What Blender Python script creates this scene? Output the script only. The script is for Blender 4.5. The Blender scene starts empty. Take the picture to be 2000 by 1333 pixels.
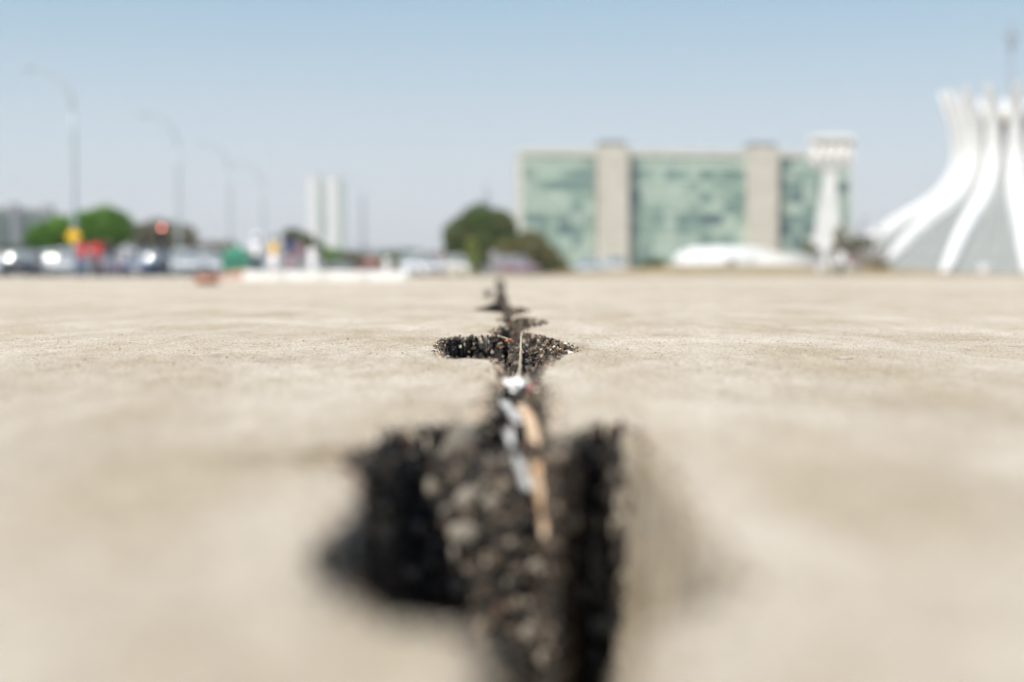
import bpy, bmesh, math, random
import numpy as np
from mathutils import Vector, Matrix, Quaternion
R = math.radians
PI = math.pi
random.seed(7)
rng = np.random.default_rng(7)
sc = bpy.context.scene

# ------------------------------------------------------------------ camera, light, exposure
CAM_H = 0.12
FPX = 2000 * 50 / 36.0
PITCH = math.atan((666.5 - 535) / FPX)
cam_d = bpy.data.cameras.new('camera')
cam = bpy.data.objects.new('camera', cam_d)
sc.collection.objects.link(cam)
cam.location = (0, 0, CAM_H)
cam.rotation_euler = (R(90) - PITCH, 0, 0)
cam_d.lens = 50
cam_d.sensor_width = 36
cam_d.clip_start = 0.01
cam_d.clip_end = 12000
cam_d.dof.use_dof = True
cam_d.dof.focus_distance = 2.38
cam_d.dof.aperture_fstop = 2.0
sc.camera = cam

SUN_EL = 52.0
SUN_DIR = Vector((-0.62 * math.cos(R(SUN_EL)), -0.785 * math.cos(R(SUN_EL)), math.sin(R(SUN_EL)))).normalized()
world = bpy.data.worlds.new('World')
sc.world = world
world.use_nodes = True
wn = world.node_tree
wn.nodes.clear()
wo = wn.nodes.new('ShaderNodeOutputWorld')
wb = wn.nodes.new('ShaderNodeBackground')
sky = wn.nodes.new('ShaderNodeTexSky')
sky.sky_type = 'NISHITA'
sky.sun_disc = False
sky.sun_elevation = R(SUN_EL)
sky.sun_rotation = math.atan2(SUN_DIR.x, SUN_DIR.y)
sky.altitude = 1100
sky.air_density = 1.0
sky.dust_density = 1.5
sky.ozone_density = 1.0
wb.inputs['Strength'].default_value = 0.115
# dry-season haze: the sky pales towards the horizon all the way round
tcw = wn.nodes.new('ShaderNodeTexCoord'); sepw = wn.nodes.new('ShaderNodeSeparateXYZ')
wn.links.new(tcw.outputs['Generated'], sepw.inputs[0])
rampw = wn.nodes.new('ShaderNodeValToRGB')
stops = [(0.0, (0.72, 0.76, 0.785)), (0.04, (0.69, 0.735, 0.77)), (0.10, (0.575, 0.675, 0.745)), (0.19, (0.345, 0.53, 0.66)), (0.42, (0.22, 0.36, 0.55)), (1.0, (0.12, 0.23, 0.43))]
el = rampw.color_ramp.elements
el[0].position = stops[0][0]; el[1].position = stops[-1][0]
for p_, c_ in stops[1:-1]: el.new(p_)
for e_, (p_, c_) in zip(sorted(el, key=lambda q: q.position), stops): e_.color = (*c_, 1)
wn.links.new(sepw.outputs[2], rampw.inputs[0])
sclw = wn.nodes.new('ShaderNodeVectorMath'); sclw.operation = 'SCALE'; sclw.inputs['Scale'].default_value = 7.0
wn.links.new(rampw.outputs[0], sclw.inputs[0])
mr = wn.nodes.new('ShaderNodeMapRange'); mr.inputs['From Min'].default_value = 0.12; mr.inputs['From Max'].default_value = 0.6
mr.inputs['To Min'].default_value = 0.9; mr.inputs['To Max'].default_value = 0.25
wn.links.new(sepw.outputs[2], mr.inputs['Value'])
mixw = wn.nodes.new('ShaderNodeMix'); mixw.data_type = 'RGBA'
wn.links.new(mr.outputs[0], mixw.inputs['Factor']); wn.links.new(sky.outputs[0], mixw.inputs[6]); wn.links.new(sclw.outputs[0], mixw.inputs[7])
wn.links.new(mixw.outputs[2], wb.inputs[0])
wn.links.new(wb.outputs[0], wo.inputs[0])

sun_d = bpy.data.lights.new('sun', 'SUN')
sun_d.energy = 4.6
sun_d.angle = R(0.5)
sun_d.color = (1.0, 0.955, 0.88)
sun = bpy.data.objects.new('sun', sun_d)
sc.collection.objects.link(sun)
sun.rotation_euler = SUN_DIR.to_track_quat('Z', 'Y').to_euler()

sc.view_settings.view_transform = 'Standard'
sc.view_settings.look = 'None'
sc.view_settings.exposure = 0.39
sc.view_settings.gamma = 1.0
sc.view_settings.use_curve_mapping = False
sc.render.engine = 'CYCLES'
sc.cycles.use_denoising = True
sc.cycles.max_bounces = 6
sc.cycles.sample_clamp_indirect = 8

COL = sc.collection

# ------------------------------------------------------------------ helpers
def ray(px, py):
    a = (px - 1000) / FPX
    b = (666.5 - py) / FPX
    return Vector((a, math.cos(PITCH) + b * math.sin(PITCH), -math.sin(PITCH) + b * math.cos(PITCH)))
def at(px, py, Y):
    d = ray(px, py)
    return Vector((0, 0, CAM_H)) + d * (Y / d.y)
def gnd(px, py, z=0.0):
    d = ray(px, py)
    return Vector((0, 0, CAM_H)) + d * ((z - CAM_H) / d.z)

def tag(o, label=None, cat=None, group=None, kind=None):
    if label: o['label'] = label
    if cat: o['category'] = cat
    if group: o['group'] = group
    if kind: o['kind'] = kind
    return o
def empty(name, loc=(0, 0, 0), rz=0.0):
    o = bpy.data.objects.new(name, None)
    COL.objects.link(o)
    o.location = loc
    o.rotation_euler = (0, 0, rz)
    o.empty_display_size = 0.3
    return o
def copy_tree(o, parent=None):
    c = o.copy()
    COL.objects.link(c)
    if parent is not None: c.parent = parent
    for ch in list(o.children): copy_tree(ch, c)
    return c

class MB:
    def __init__(s): s.v = []; s.f = []
    def add(s, vs, fs):
        n = len(s.v)
        s.v += [tuple(v) for v in vs]
        s.f += [tuple(i + n for i in f) for f in fs]
        return s
    def box(s, x0, x1, y0, y1, z0, z1):
        return s.add([(x0,y0,z0),(x1,y0,z0),(x1,y1,z0),(x0,y1,z0),(x0,y0,z1),(x1,y0,z1),(x1,y1,z1),(x0,y1,z1)],
                     [(0,3,2,1),(4,5,6,7),(0,1,5,4),(1,2,6,5),(2,3,7,6),(3,0,4,7)])
    def tube(s, pts, rad, seg=8, cap=True, flat=1.0):
        pts = [Vector(p) for p in pts]
        if not hasattr(rad, '__len__'): rad = [rad] * len(pts)
        up = None
        rings = []
        for i, p in enumerate(pts):
            a = pts[max(i - 1, 0)]; b = pts[min(i + 1, len(pts) - 1)]
            t = (b - a).normalized()
            if up is None:
                up = Vector((0, 0, 1)) if abs(t.z) < 0.9 else Vector((0, 1, 0))
            u = (up - t * up.dot(t)).normalized()
            up = u
            w = t.cross(u)
            rings.append([p + (u * math.cos(2*PI*k/seg) * flat + w * math.sin(2*PI*k/seg)) * rad[i] for k in range(seg)])
        vs = [v for r in rings for v in r]
        fs = []
        for i in range(len(pts) - 1):
            for k in range(seg):
                k2 = (k + 1) % seg
                fs.append((i*seg + k, i*seg + k2, (i+1)*seg + k2, (i+1)*seg + k))
        if cap:
            fs.append(tuple(reversed(range(seg))))
            fs.append(tuple((len(pts)-1)*seg + k for k in range(seg)))
        return s.add(vs, fs)
    def lathe(s, prof, seg=24, c=(0, 0, 0), sx=1.0, sy=1.0):
        vs = []; fs = []
        for r, z in prof:
            for k in range(seg):
                a = 2*PI*k/seg
                vs.append((c[0] + r*sx*math.cos(a), c[1] + r*sy*math.sin(a), c[2] + z))
        for i in range(len(prof) - 1):
            for k in range(seg):
                k2 = (k + 1) % seg
                fs.append((i*seg+k, i*seg+k2, (i+1)*seg+k2, (i+1)*seg+k))
        fs.append(tuple(reversed(range(seg))))
        fs.append(tuple((len(prof)-1)*seg + k for k in range(seg)))
        return s.add(vs, fs)
    def loft(s, sections, cap=True):
        n = len(sections[0]); vs = [v for q in sections for v in q]; fs = []
        for i in range(len(sections) - 1):
            for k in range(n):
                k2 = (k + 1) % n
                fs.append((i*n+k, i*n+k2, (i+1)*n+k2, (i+1)*n+k))
        if cap:
            fs.append(tuple(reversed(range(n))))
            fs.append(tuple((len(sections)-1)*n + k for k in range(n)))
        return s.add(vs, fs)
    def mesh(s, name, m, smooth=False, bevel=0.0):
        me = bpy.data.meshes.new(name)
        me.from_pydata(s.v, [], s.f)
        if bevel > 0 or smooth:
            bm = bmesh.new(); bm.from_mesh(me)
            bmesh.ops.recalc_face_normals(bm, faces=bm.faces)
            if bevel > 0:
                bmesh.ops.bevel(bm, geom=list(bm.edges), offset=bevel, segments=2, affect='EDGES', profile=0.6)
            bm.to_mesh(me); bm.free()
        me.materials.append(m)
        if smooth:
            me.polygons.foreach_set('use_smooth', [True] * len(me.polygons))
        me.update()
        return me
    def build(s, name, m, parent=None, smooth=False, bevel=0.0, loc=None):
        o = bpy.data.objects.new(name, s.mesh(name, m, smooth, bevel))
        COL.objects.link(o)
        if parent is not None: o.parent = parent
        if loc is not None: o.location = loc
        return o

# ------------------------------------------------------------------ materials
def mat(name, col, rough=0.8, metal=0.0, var=None, vscale=1.0, bump=0.0, bscale=20.0, bdist=0.01, coat=0.0, spec=0.5, attr=None, emit=0.0, detail=6.0):
    m = bpy.data.materials.new(name)
    m.use_nodes = True
    nt = m.node_tree
    b = nt.nodes['Principled BSDF']
    b.inputs['Roughness'].default_value = rough
    b.inputs['Metallic'].default_value = metal
    b.inputs['Specular IOR Level'].default_value = spec
    if coat: b.inputs['Coat Weight'].default_value = coat; b.inputs['Coat Roughness'].default_value = 0.05
    tc = nt.nodes.new('ShaderNodeTexCoord')
    c2 = var if var is not None else tuple(max(0, c * 0.85) for c in col)
    nz = nt.nodes.new('ShaderNodeTexNoise')
    nz.inputs['Scale'].default_value = vscale
    nz.inputs['Detail'].default_value = detail
    nt.links.new(tc.outputs['Object'], nz.inputs['Vector'])
    rp = nt.nodes.new('ShaderNodeValToRGB')
    rp.color_ramp.elements[0].position = 0.36; rp.color_ramp.elements[1].position = 0.64
    rp.color_ramp.elements[0].color = (*col, 1); rp.color_ramp.elements[1].color = (*c2, 1)
    nt.links.new(nz.outputs['Fac'], rp.inputs['Fac'])
    out = rp.outputs['Color']
    if attr:
        an = nt.nodes.new('ShaderNodeAttribute'); an.attribute_name = attr
        mx = nt.nodes.new('ShaderNodeMix'); mx.data_type = 'RGBA'; mx.blend_type = 'MULTIPLY'
        mx.inputs['Factor'].default_value = 1.0
        nt.links.new(out, mx.inputs[6]); nt.links.new(an.outputs['Color'], mx.inputs[7])
        out = mx.outputs[2]
    nt.links.new(out, b.inputs['Base Color'])
    if bump > 0:
        n2 = nt.nodes.new('ShaderNodeTexNoise')
        n2.inputs['Scale'].default_value = bscale; n2.inputs['Detail'].default_value = 5
        nt.links.new(tc.outputs['Object'], n2.inputs['Vector'])
        bp = nt.nodes.new('ShaderNodeBump')
        bp.inputs['Strength'].default_value = bump; bp.inputs['Distance'].default_value = bdist
        nt.links.new(n2.outputs['Fac'], bp.inputs['Height'])
        nt.links.new(bp.outputs['Normal'], b.inputs['Normal'])
    if emit > 0:
        b.inputs['Emission Color'].default_value = (*col, 1)
        b.inputs['Emission Strength'].default_value = emit
    return m

def plaza_material():
    m = bpy.data.materials.new('worn_concrete')
    m.use_nodes = True
    nt = m.node_tree; L = nt.links.new
    b = nt.nodes['Principled BSDF']
    b.inputs['Roughness'].default_value = 0.92
    b.inputs['Specular IOR Level'].default_value = 0.2
    tc = nt.nodes.new('ShaderNodeTexCoord')
    mpg = nt.nodes.new('ShaderNodeMapping'); mpg.inputs['Scale'].default_value = (1.0, 0.32, 1.0)
    L(tc.outputs['Object'], mpg.inputs['Vector'])
    def noise(scale, detail=5, rough=0.55, drawn=False):
        n = nt.nodes.new('ShaderNodeTexNoise')
        n.inputs['Scale'].default_value = scale; n.inputs['Detail'].default_value = detail
        n.inputs['Roughness'].default_value = rough
        L(mpg.outputs[0] if drawn else tc.outputs['Object'], n.inputs['Vector'])
        return n.outputs['Fac']
    def ramp(f, p0, c0, p1, c1):
        r = nt.nodes.new('ShaderNodeValToRGB')
        e = r.color_ramp.elements
        e[0].position = p0; e[1].position = p1; e[0].color = (*c0, 1); e[1].color = (*c1, 1)
        L(f, r.inputs['Fac']); return r.outputs['Color']
    def mul(a, c, f=1.0):
        x = nt.nodes.new('ShaderNodeMix'); x.data_type = 'RGBA'; x.blend_type = 'MULTIPLY'
        x.inputs['Factor'].default_value = f
        L(a, x.inputs[6]); L(c, x.inputs[7]); return x.outputs[2]
    base = ramp(noise(1.1, 4), 0.38, (0.59, 0.53, 0.437), 0.62, (0.70, 0.645, 0.557))
    blot = ramp(noise(15, 5, 0.6, True), 0.36, (0.88, 0.86, 0.82), 0.56, (1, 1, 1))
    med = ramp(noise(34, 4, 0.6), 0.30, (0.84, 0.82, 0.79), 0.58, (1, 1, 1))
    grain = ramp(noise(260, 3, 0.7), 0.36, (0.40, 0.36, 0.31), 0.54, (1.06, 1.05, 1.03))
    big = ramp(noise(5.5, 4, 0.5, True), 0.38, (0.88, 0.85, 0.79), 0.60, (1.03, 1.03, 1.04))
    c = mul(mul(mul(mul(base, big), blot), med), grain, 0.9)
    # tyre-dark smudges and dark aggregate
    dark = ramp(noise(170, 3, 0.6), 0.30, (0.30, 0.27, 0.23), 0.37, (1, 1, 1))
    c = mul(c, dark, 0.85)
    wa = nt.nodes.new('ShaderNodeAttribute'); wa.attribute_name = 'wear_and_shade'  # wear, plus painted shade on the near hole's right wall
    wm = nt.nodes.new('ShaderNodeMix'); wm.data_type = 'RGBA'; wm.blend_type = 'MULTIPLY'
    L(wa.outputs['Fac'], wm.inputs['Factor']); L(c, wm.inputs[6]); wm.inputs[7].default_value = (0.50, 0.45, 0.36, 1)
    L(wm.outputs[2], b.inputs['Base Color'])
    bp = nt.nodes.new('ShaderNodeBump'); bp.inputs['Strength'].default_value = 0.9; bp.inputs['Distance'].default_value = 0.0026
    L(noise(330, 4, 0.65), bp.inputs['Height'])
    bp2 = nt.nodes.new('ShaderNodeBump'); bp2.inputs['Strength'].default_value = 0.5; bp2.inputs['Distance'].default_value = 0.006
    L(noise(45, 4, 0.6), bp2.inputs['Height'])
    L(bp2.outputs['Normal'], bp.inputs['Normal'])
    L(bp.outputs['Normal'], b.inputs['Normal'])
    return m

M = dict(
    plaza=plaza_material(),
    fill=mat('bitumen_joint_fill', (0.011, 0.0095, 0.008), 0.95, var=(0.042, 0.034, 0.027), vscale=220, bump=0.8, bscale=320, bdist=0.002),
    stone=mat('broken_aggregate', (0.9, 0.86, 0.80), 0.85, var=(0.62, 0.56, 0.48), vscale=300, bump=0.5, bscale=500, bdist=0.001, attr='tint'),
    grit=mat('concrete_grit', (0.56, 0.51, 0.44), 0.9, var=(0.36, 0.32, 0.27), vscale=80),
    dryground=mat('dry_ground', (0.36, 0.29, 0.20), 0.95, var=(0.27, 0.245, 0.15), vscale=0.12, bump=0.4, bscale=6, bdist=0.05),
    asphalt=mat('asphalt', (0.075, 0.075, 0.075), 0.9, var=(0.055, 0.055, 0.057), vscale=0.6, bump=0.4, bscale=60),
    kerb=mat('kerb_concrete', (0.45, 0.43, 0.40), 0.85, var=(0.36, 0.34, 0.31), vscale=1.5, bump=0.3, bscale=30),
    paintwhite=mat('road_paint', (0.75, 0.75, 0.72), 0.7, vscale=2),
    white=mat('white_painted_concrete', (0.69, 0.695, 0.69), 0.6, var=(0.61, 0.61, 0.595), vscale=0.35, bump=0.2, bscale=8, bdist=0.01),
    whitelow=mat('whitewashed_kerb', (0.80, 0.795, 0.775), 0.75, var=(0.62, 0.61, 0.58), vscale=5, bump=0.4, bscale=60, bdist=0.003),
    beige=mat('beige_concrete', (0.56, 0.53, 0.455), 0.85, var=(0.47, 0.44, 0.375), vscale=0.25, bump=0.3, bscale=4, bdist=0.02),
    paleconc=mat('pale_concrete', (0.59, 0.59, 0.52), 0.8, var=(0.52, 0.52, 0.46), vscale=0.3, bump=0.2, bscale=4),
    darkcap=mat('roof_plant_grey', (0.20, 0.21, 0.21), 0.7, vscale=0.5),
    frame=mat('grey_green_frame', (0.16, 0.22, 0.21), 0.5, vscale=1),
    glassA=mat('pale_green_glass', (0.52, 0.63, 0.53), 0.25, var=(0.45, 0.57, 0.47), vscale=0.5),
    glassB=mat('mid_green_glass', (0.34, 0.46, 0.37), 0.22, var=(0.28, 0.40, 0.32), vscale=0.5),
    glassC=mat('deep_green_glass', (0.22, 0.325, 0.28), 0.2, var=(0.17, 0.27, 0.24), vscale=0.5),
    glassD=mat('dark_blue_glass', (0.10, 0.165, 0.175), 0.15, var=(0.075, 0.13, 0.14), vscale=0.5),
    skyglass=mat('grey_church_glass', (0.26, 0.27, 0.25), 0.55, var=(0.20, 0.21, 0.20), vscale=0.5),
    darkglass=mat('dark_glass', (0.03, 0.055, 0.06), 0.12, vscale=0.5),
    steel=mat('galvanised_steel', (0.46, 0.52, 0.54), 0.6, vscale=2), mastgrey=mat('grey_mast_paint', (0.30, 0.33, 0.36), 0.6, vscale=2),
    darksteel=mat('dark_painted_steel', (0.07, 0.075, 0.08), 0.5, vscale=3),
    bark=mat('bark', (0.12, 0.085, 0.06), 0.95, var=(0.07, 0.05, 0.035), vscale=4, bump=0.8, bscale=12, bdist=0.03),
    palebark=mat('pale_bark', (0.30, 0.27, 0.24), 0.95, var=(0.20, 0.18, 0.16), vscale=4, bump=0.8, bscale=12, bdist=0.03),
    leafbright=mat('bright_green_leaf', (0.15, 0.31, 0.03), 0.65, var=(0.085, 0.20, 0.018), vscale=0.5, spec=0.25),
    leafdark=mat('dark_green_leaf', (0.070, 0.135, 0.028), 0.7, var=(0.115, 0.12, 0.045), vscale=0.5, spec=0.2),
    leafolive=mat('olive_leaf', (0.20, 0.175, 0.075), 0.75, var=(0.12, 0.13, 0.045), vscale=0.7, spec=0.2),
    leafgrey=mat('grey_olive_leaf', (0.26, 0.235, 0.175), 0.75, var=(0.17, 0.175, 0.11), vscale=0.7, spec=0.2),
    leafyellow=mat('yellow_green_leaf', (0.26, 0.30, 0.08), 0.7, var=(0.13, 0.20, 0.05), vscale=0.7, spec=0.2),
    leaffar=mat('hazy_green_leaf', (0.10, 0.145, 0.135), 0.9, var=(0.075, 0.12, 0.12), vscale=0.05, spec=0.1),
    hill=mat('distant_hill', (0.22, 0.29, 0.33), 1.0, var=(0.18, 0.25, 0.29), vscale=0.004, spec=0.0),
    tyre=mat('tyre_rubber', (0.02, 0.02, 0.02), 0.8, vscale=5),
    rim=mat('wheel_alloy', (0.6, 0.61, 0.62), 0.25, metal=0.9, vscale=5),
    lampglass=mat('headlight_glass', (0.8, 0.82, 0.84), 0.06, metal=0.6, vscale=5),
    redlens=mat('red_lens', (0.45, 0.02, 0.02), 0.15, vscale=5),
    carglass=mat('car_window_glass', (0.22, 0.25, 0.26), 0.05, vscale=3, spec=0.6, coat=0.25),
    plate=mat('grey_plate', (0.5, 0.5, 0.5), 0.4, vscale=9),
    skin=mat('skin', (0.36, 0.20, 0.13), 0.6, vscale=6),
    hair=mat('dark_hair', (0.02, 0.014, 0.01), 0.6, vscale=30),
    eye=mat('eye', (0.02, 0.015, 0.012), 0.2, vscale=9),
    c_red=mat('red_cloth', (0.62, 0.035, 0.045), 0.85, vscale=8, bump=0.3, bscale=40),
    c_navy=mat('navy_cloth', (0.025, 0.045, 0.12), 0.85, vscale=8, bump=0.3, bscale=40),
    c_black=mat('black_cloth', (0.03, 0.033, 0.045), 0.85, vscale=8, bump=0.3, bscale=40),
    c_white=mat('white_cloth', (0.85, 0.84, 0.84), 0.85, var=(0.78, 0.77, 0.78), vscale=8, bump=0.3, bscale=40),
    c_yellow=mat('yellow_cloth', (0.75, 0.50, 0.12), 0.85, vscale=8, bump=0.3, bscale=40),
    c_grey=mat('grey_cloth', (0.33, 0.34, 0.36), 0.85, vscale=8, bump=0.3, bscale=40),
    c_teal=mat('dark_teal_cloth', (0.03, 0.08, 0.10), 0.85, vscale=8, bump=0.3, bscale=40),
    c_denim=mat('denim_cloth', (0.14, 0.19, 0.28), 0.85, vscale=8, bump=0.3, bscale=40),
    c_mauve=mat('mauve_cloth', (0.34, 0.22, 0.24), 0.85, vscale=8, bump=0.3, bscale=40),
    signyellow=mat('yellow_sign_enamel', (0.85, 0.50, 0.02), 0.4, var=(0.78, 0.45, 0.02), vscale=4),
    signblack=mat('black_sign_enamel', (0.02, 0.02, 0.02), 0.4, vscale=4),
    redlight=mat('lit_red_lamp', (1.0, 0.30, 0.26), 0.3, var=(1.0, 0.34, 0.30), vscale=4, emit=5),
    deadlens=mat('unlit_lamp_lens', (0.05, 0.05, 0.04), 0.3, vscale=4),
    tarp=mat('green_tarpaulin', (0.05, 0.25, 0.15), 0.6, var=(0.04, 0.19, 0.12), vscale=2, bump=0.4, bscale=6, bdist=0.02),
    redsoil=mat('red_earth', (0.42, 0.20, 0.14), 0.95, var=(0.33, 0.16, 0.11), vscale=3, bump=0.6, bscale=20, bdist=0.02),
    drygrass=mat('dry_grass_blade', (0.50, 0.38, 0.22), 0.9, var=(0.36, 0.29, 0.16), vscale=2),
    paper=mat('crumpled_paper', (0.86, 0.86, 0.83), 0.85, var=(0.78, 0.77, 0.73), vscale=60, bump=0.5, bscale=140, bdist=0.002),
    greypaper=mat('weathered_strip', (0.66, 0.66, 0.64), 0.8, var=(0.34, 0.34, 0.33), vscale=60, bump=0.5, bscale=140, bdist=0.002),
    stalk=mat('dry_stalk', (0.68, 0.57, 0.42), 0.75, var=(0.50, 0.31, 0.17), vscale=70, bump=0.5, bscale=160, bdist=0.002),
    straw=mat('pale_straw', (0.50, 0.42, 0.30), 0.7, var=(0.36, 0.30, 0.20), vscale=60),
    orange=mat('orange_leaf', (0.75, 0.28, 0.13), 0.8, var=(0.55, 0.18, 0.09), vscale=120),
    mauve=mat('mauve_petal', (0.40, 0.16, 0.18), 0.8, var=(0.30, 0.10, 0.12), vscale=90),
    brownpaper=mat('brown_paper', (0.30, 0.16, 0.10), 0.85, var=(0.52, 0.30, 0.22), vscale=9, bump=0.6, bscale=40, bdist=0.01),
    rustleaf=mat('rusty_dry_leaf', (0.52, 0.33, 0.20), 0.8, var=(0.40, 0.22, 0.12), vscale=90),
    rust=mat('red_roof_tile', (0.36, 0.15, 0.11), 0.9, var=(0.27, 0.12, 0.09), vscale=2),
    bronze=mat('pale_bell_metal', (0.78, 0.76, 0.70), 0.5, metal=0.0, vscale=3),
)

# ------------------------------------------------------------------ numpy noise
def vnoise(x, y, seed=0):
    xi = np.floor(x).astype(np.int64); yi = np.floor(y).astype(np.int64)
    xf = x - xi; yf = y - yi
    u = xf * xf * (3 - 2 * xf); v = yf * yf * (3 - 2 * yf)
    def h(a, b):
        n = (a * 374761393 + b * 668265263 + seed * 974634777) & 0xFFFFFFFF
        n = ((n ^ (n >> 13)) * 1274126177) & 0xFFFFFFFF
        return ((n ^ (n >> 16)) & 0xFFFF) / 65535.0
    return (h(xi, yi)*(1-u) + h(xi+1, yi)*u)*(1-v) + (h(xi, yi+1)*(1-u) + h(xi+1, yi+1)*u)*v
def fbm(x, y, seed=0, octv=4):
    s = 0; a = 0.5
    for o in range(octv):
        s = s + a * (vnoise(x * 2**o, y * 2**o, seed + o) - 0.5); a *= 0.55
    return s

# ------------------------------------------------------------------ the plaza and its crack
LEFT = [(972,545),(967,556),(973,566),(966,580),(970,590),(948,599),(928,604),(958,609),(984,612),(988,618),(978,625),(990,634),
        (974,643),(962,649),(975,654),(930,655),(890,656),(866,661),(858,672),(862,690),(874,697),(920,697),(966,699),(980,712),(974,728),
        (988,745),(970,762),(952,786),(962,812),(930,822),(880,820),(840,826),(780,832),(745,862),(690,880),(655,892),(700,930),
        (694,985),(640,1040),(612,1085),(630,1140),(740,1205),(850,1226),(905,1228),(926,1250),(936,1310),(938,1500),(936,1900)]
RIGHT = [(984,545),(988,556),(985,566),(992,580),(989,590),(996,600),(1006,612),(1000,617),(1032,620),(1064,628),(1058,635),(1026,641),(1020,648),
         (1052,655),(1095,668),(1120,682),(1100,692),(1075,702),(1050,722),(1046,742),(1060,760),(1062,790),(1072,832),(1080,858),
         (1090,872),(1102,862),(1118,846),(1140,834),(1172,820),(1212,826),(1238,852),(1300,930),(1372,1020),(1428,1105),(1412,1165),(1330,1200),(1262,1240),(1232,1300),(1226,1400),(1226,1900)]
poly_main = [gnd(*p)[:2] for p in LEFT] + [gnd(*p)[:2] for p in reversed(RIGHT)]
poly_a = [gnd(*p)[:2] for p in [(946,570),(950,564),(962,566),(960,579),(948,581)]]
poly_b = [gnd(*p)[:2] for p in [(1002,606),(1012,600),(1026,602),(1029,610),(1014,613),(1002,612)]]
POLYS = [np.array(poly_main), np.array(poly_a), np.array(poly_b)]

def sdist(x, y):
    """signed distance to the crack outline, positive inside; along-view lengths count for a third"""
    out = np.full(x.shape, -1e9)
    k = 0.5
    for P in POLYS:
        d2 = np.full(x.shape, 1e18); inside = np.zeros(x.shape, bool)
        n = len(P)
        for i in range(n):
            ax, ay = P[i]; bx, by = P[(i+1) % n]
            ex, ey = bx-ax, (by-ay)*k
            wx, wy = x-ax, (y-ay)*k
            t = np.clip((wx*ex + wy*ey) / (ex*ex + ey*ey + 1e-12), 0, 1)
            d2 = np.minimum(d2, (wx-ex*t)**2 + (wy-ey*t)**2)
            c = ((ay > y) != (by > y))
            with np.errstate(divide='ignore', invalid='ignore'):
                xi = (bx-ax) * (y-ay) / (by-ay if by != ay else 1e-12) + ax
            inside ^= c & (x < xi)
        s = np.where(inside, 1, -1) * np.sqrt(d2)
        out = np.maximum(out, s)
    return out

def smooth(e0, e1, x):
    t = np.clip((x-e0)/(e1-e0), 0, 1); return t*t*(3-2*t)

def floor_depth(x, y):
    D = np.full(x.shape, 0.036)
    near = 1 - smooth(1.16, 1.3, y)
    lump = fbm(x*42, y*30, 101, 3)*0.05
    Dn = 0.034 + 0.20*(1 - smooth(1.035 + lump, 1.135 + lump*0.5, y))
    Dn = Dn + 0.03*np.exp(-((x+0.10)/0.03)**2)
    D = D*(1-near) + Dn*near
    far = smooth(3.2, 6, y)
    D = D*(1-far) + 0.05*far
    g = smooth(1.5, 1.75, y) * (1 - smooth(3.0, 3.4, y))
    leftpit = g * smooth(-0.012, -0.035, x)
    D = D + leftpit*0.05
    D = D + g*0.045*np.exp(-((x+0.013)/0.009)**2)
    centre = g*np.exp(-((x-0.014)/0.02)**2)
    return D - centre*0.012

def height(x, y, detail=True):
    wob = fbm(x*60, y*26, 3, 4)*(0.010 + 0.007*smooth(1.4, 1.8, y))
    s = sdist(x, y) + wob * np.clip(1.2 - y/12, 0.3, 1)
    scale = np.clip(y/2.2, 0.6, 4)
    s = s + fbm(x*230, y*130, 17, 3)*0.007*np.clip(1.3-y/8, 0.2, 1)
    w = (0.0045 + 0.006*vnoise(x*45, y*20, 9)) * scale
    xm = np.where(y < 0.60, 0.022, 0.058)
    rw = smooth(0, 0.008, x - xm)*(1 - smooth(1.10, 1.125, y))
    w = w*(1-rw) + (0.015 + 0.006*vnoise(x*30, y*16, 19))*rw
    t = np.clip(s/w, 0, 1)
    prof = t**(0.6 + 0.5*rw)
    D = floor_depth(x, y)
    rub = fbm(x*110, y*64, 21, 4)*0.030 + fbm(x*340, y*200, 31, 3)*0.012
    z = -D*prof + rub*np.clip(s/0.004, 0, 1)*(1-0.75*rw*(t < 1))
    z = np.where(s > 0, np.minimum(z, -0.0005), 0.0)
    # rounded, ravelled arris
    edge = np.exp(-np.maximum(-s, 0)/(0.006*scale))
    z = np.where(s <= 0, -0.0022*edge*scale, z - 0.0022*scale*(1-np.clip(s/0.003,0,1)))
    # surface undulation
    und = fbm(x*1.3, y*0.9, 51, 3)*0.006*smooth(0.3, 2.0, y)
    micro = fbm(x*95, y*60, 61, 3)*0.0030 * (1-smooth(5, 9, y))
    return z + und + micro, s

def axis_x():
    core = np.arange(-0.15, 0.1501, 0.0013)
    g = []; x = 0.15; d = 0.0013
    while x < 60:
        d *= 1.075; x += d; g.append(x)
    g = np.array(g)
    return np.concatenate([-g[::-1], core, g])
def axis_y():
    ys = [-3.0, -1.5, -0.7, -0.2, 0.0, 0.1, 0.18]; y = 0.22
    while y < 46:
        ys.append(y)
        y += 0.0032 if y < 1.6 else (0.0042 if y < 3.3 else 0.0065*y**1.02 - 0.01 if y > 4 else 0.010)
    ys.append(46)
    return np.array(ys)
XS, YS = axis_x(), axis_y()
GX, GY = np.meshgrid(XS, YS)
GZ = np.zeros_like(GX)
cm = np.abs(XS) <= 0.45
zz, ss = height(GX[:, cm], GY[:, cm])
GZ[:, cm] = zz
GS = np.full_like(GX, -1.0); GS[:, cm] = ss
oth = ~cm
GZ[:, oth] = fbm(GX[:, oth]*1.3, GY[:, oth]*0.9, 51, 3)*0.006*smooth(0.3, 2.0, GY[:, oth]) + fbm(GX[:, oth]*95, GY[:, oth]*60, 61, 3)*0.0030*(1-smooth(5, 9, GY[:, oth]))
ny, nx = GX.shape

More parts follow.
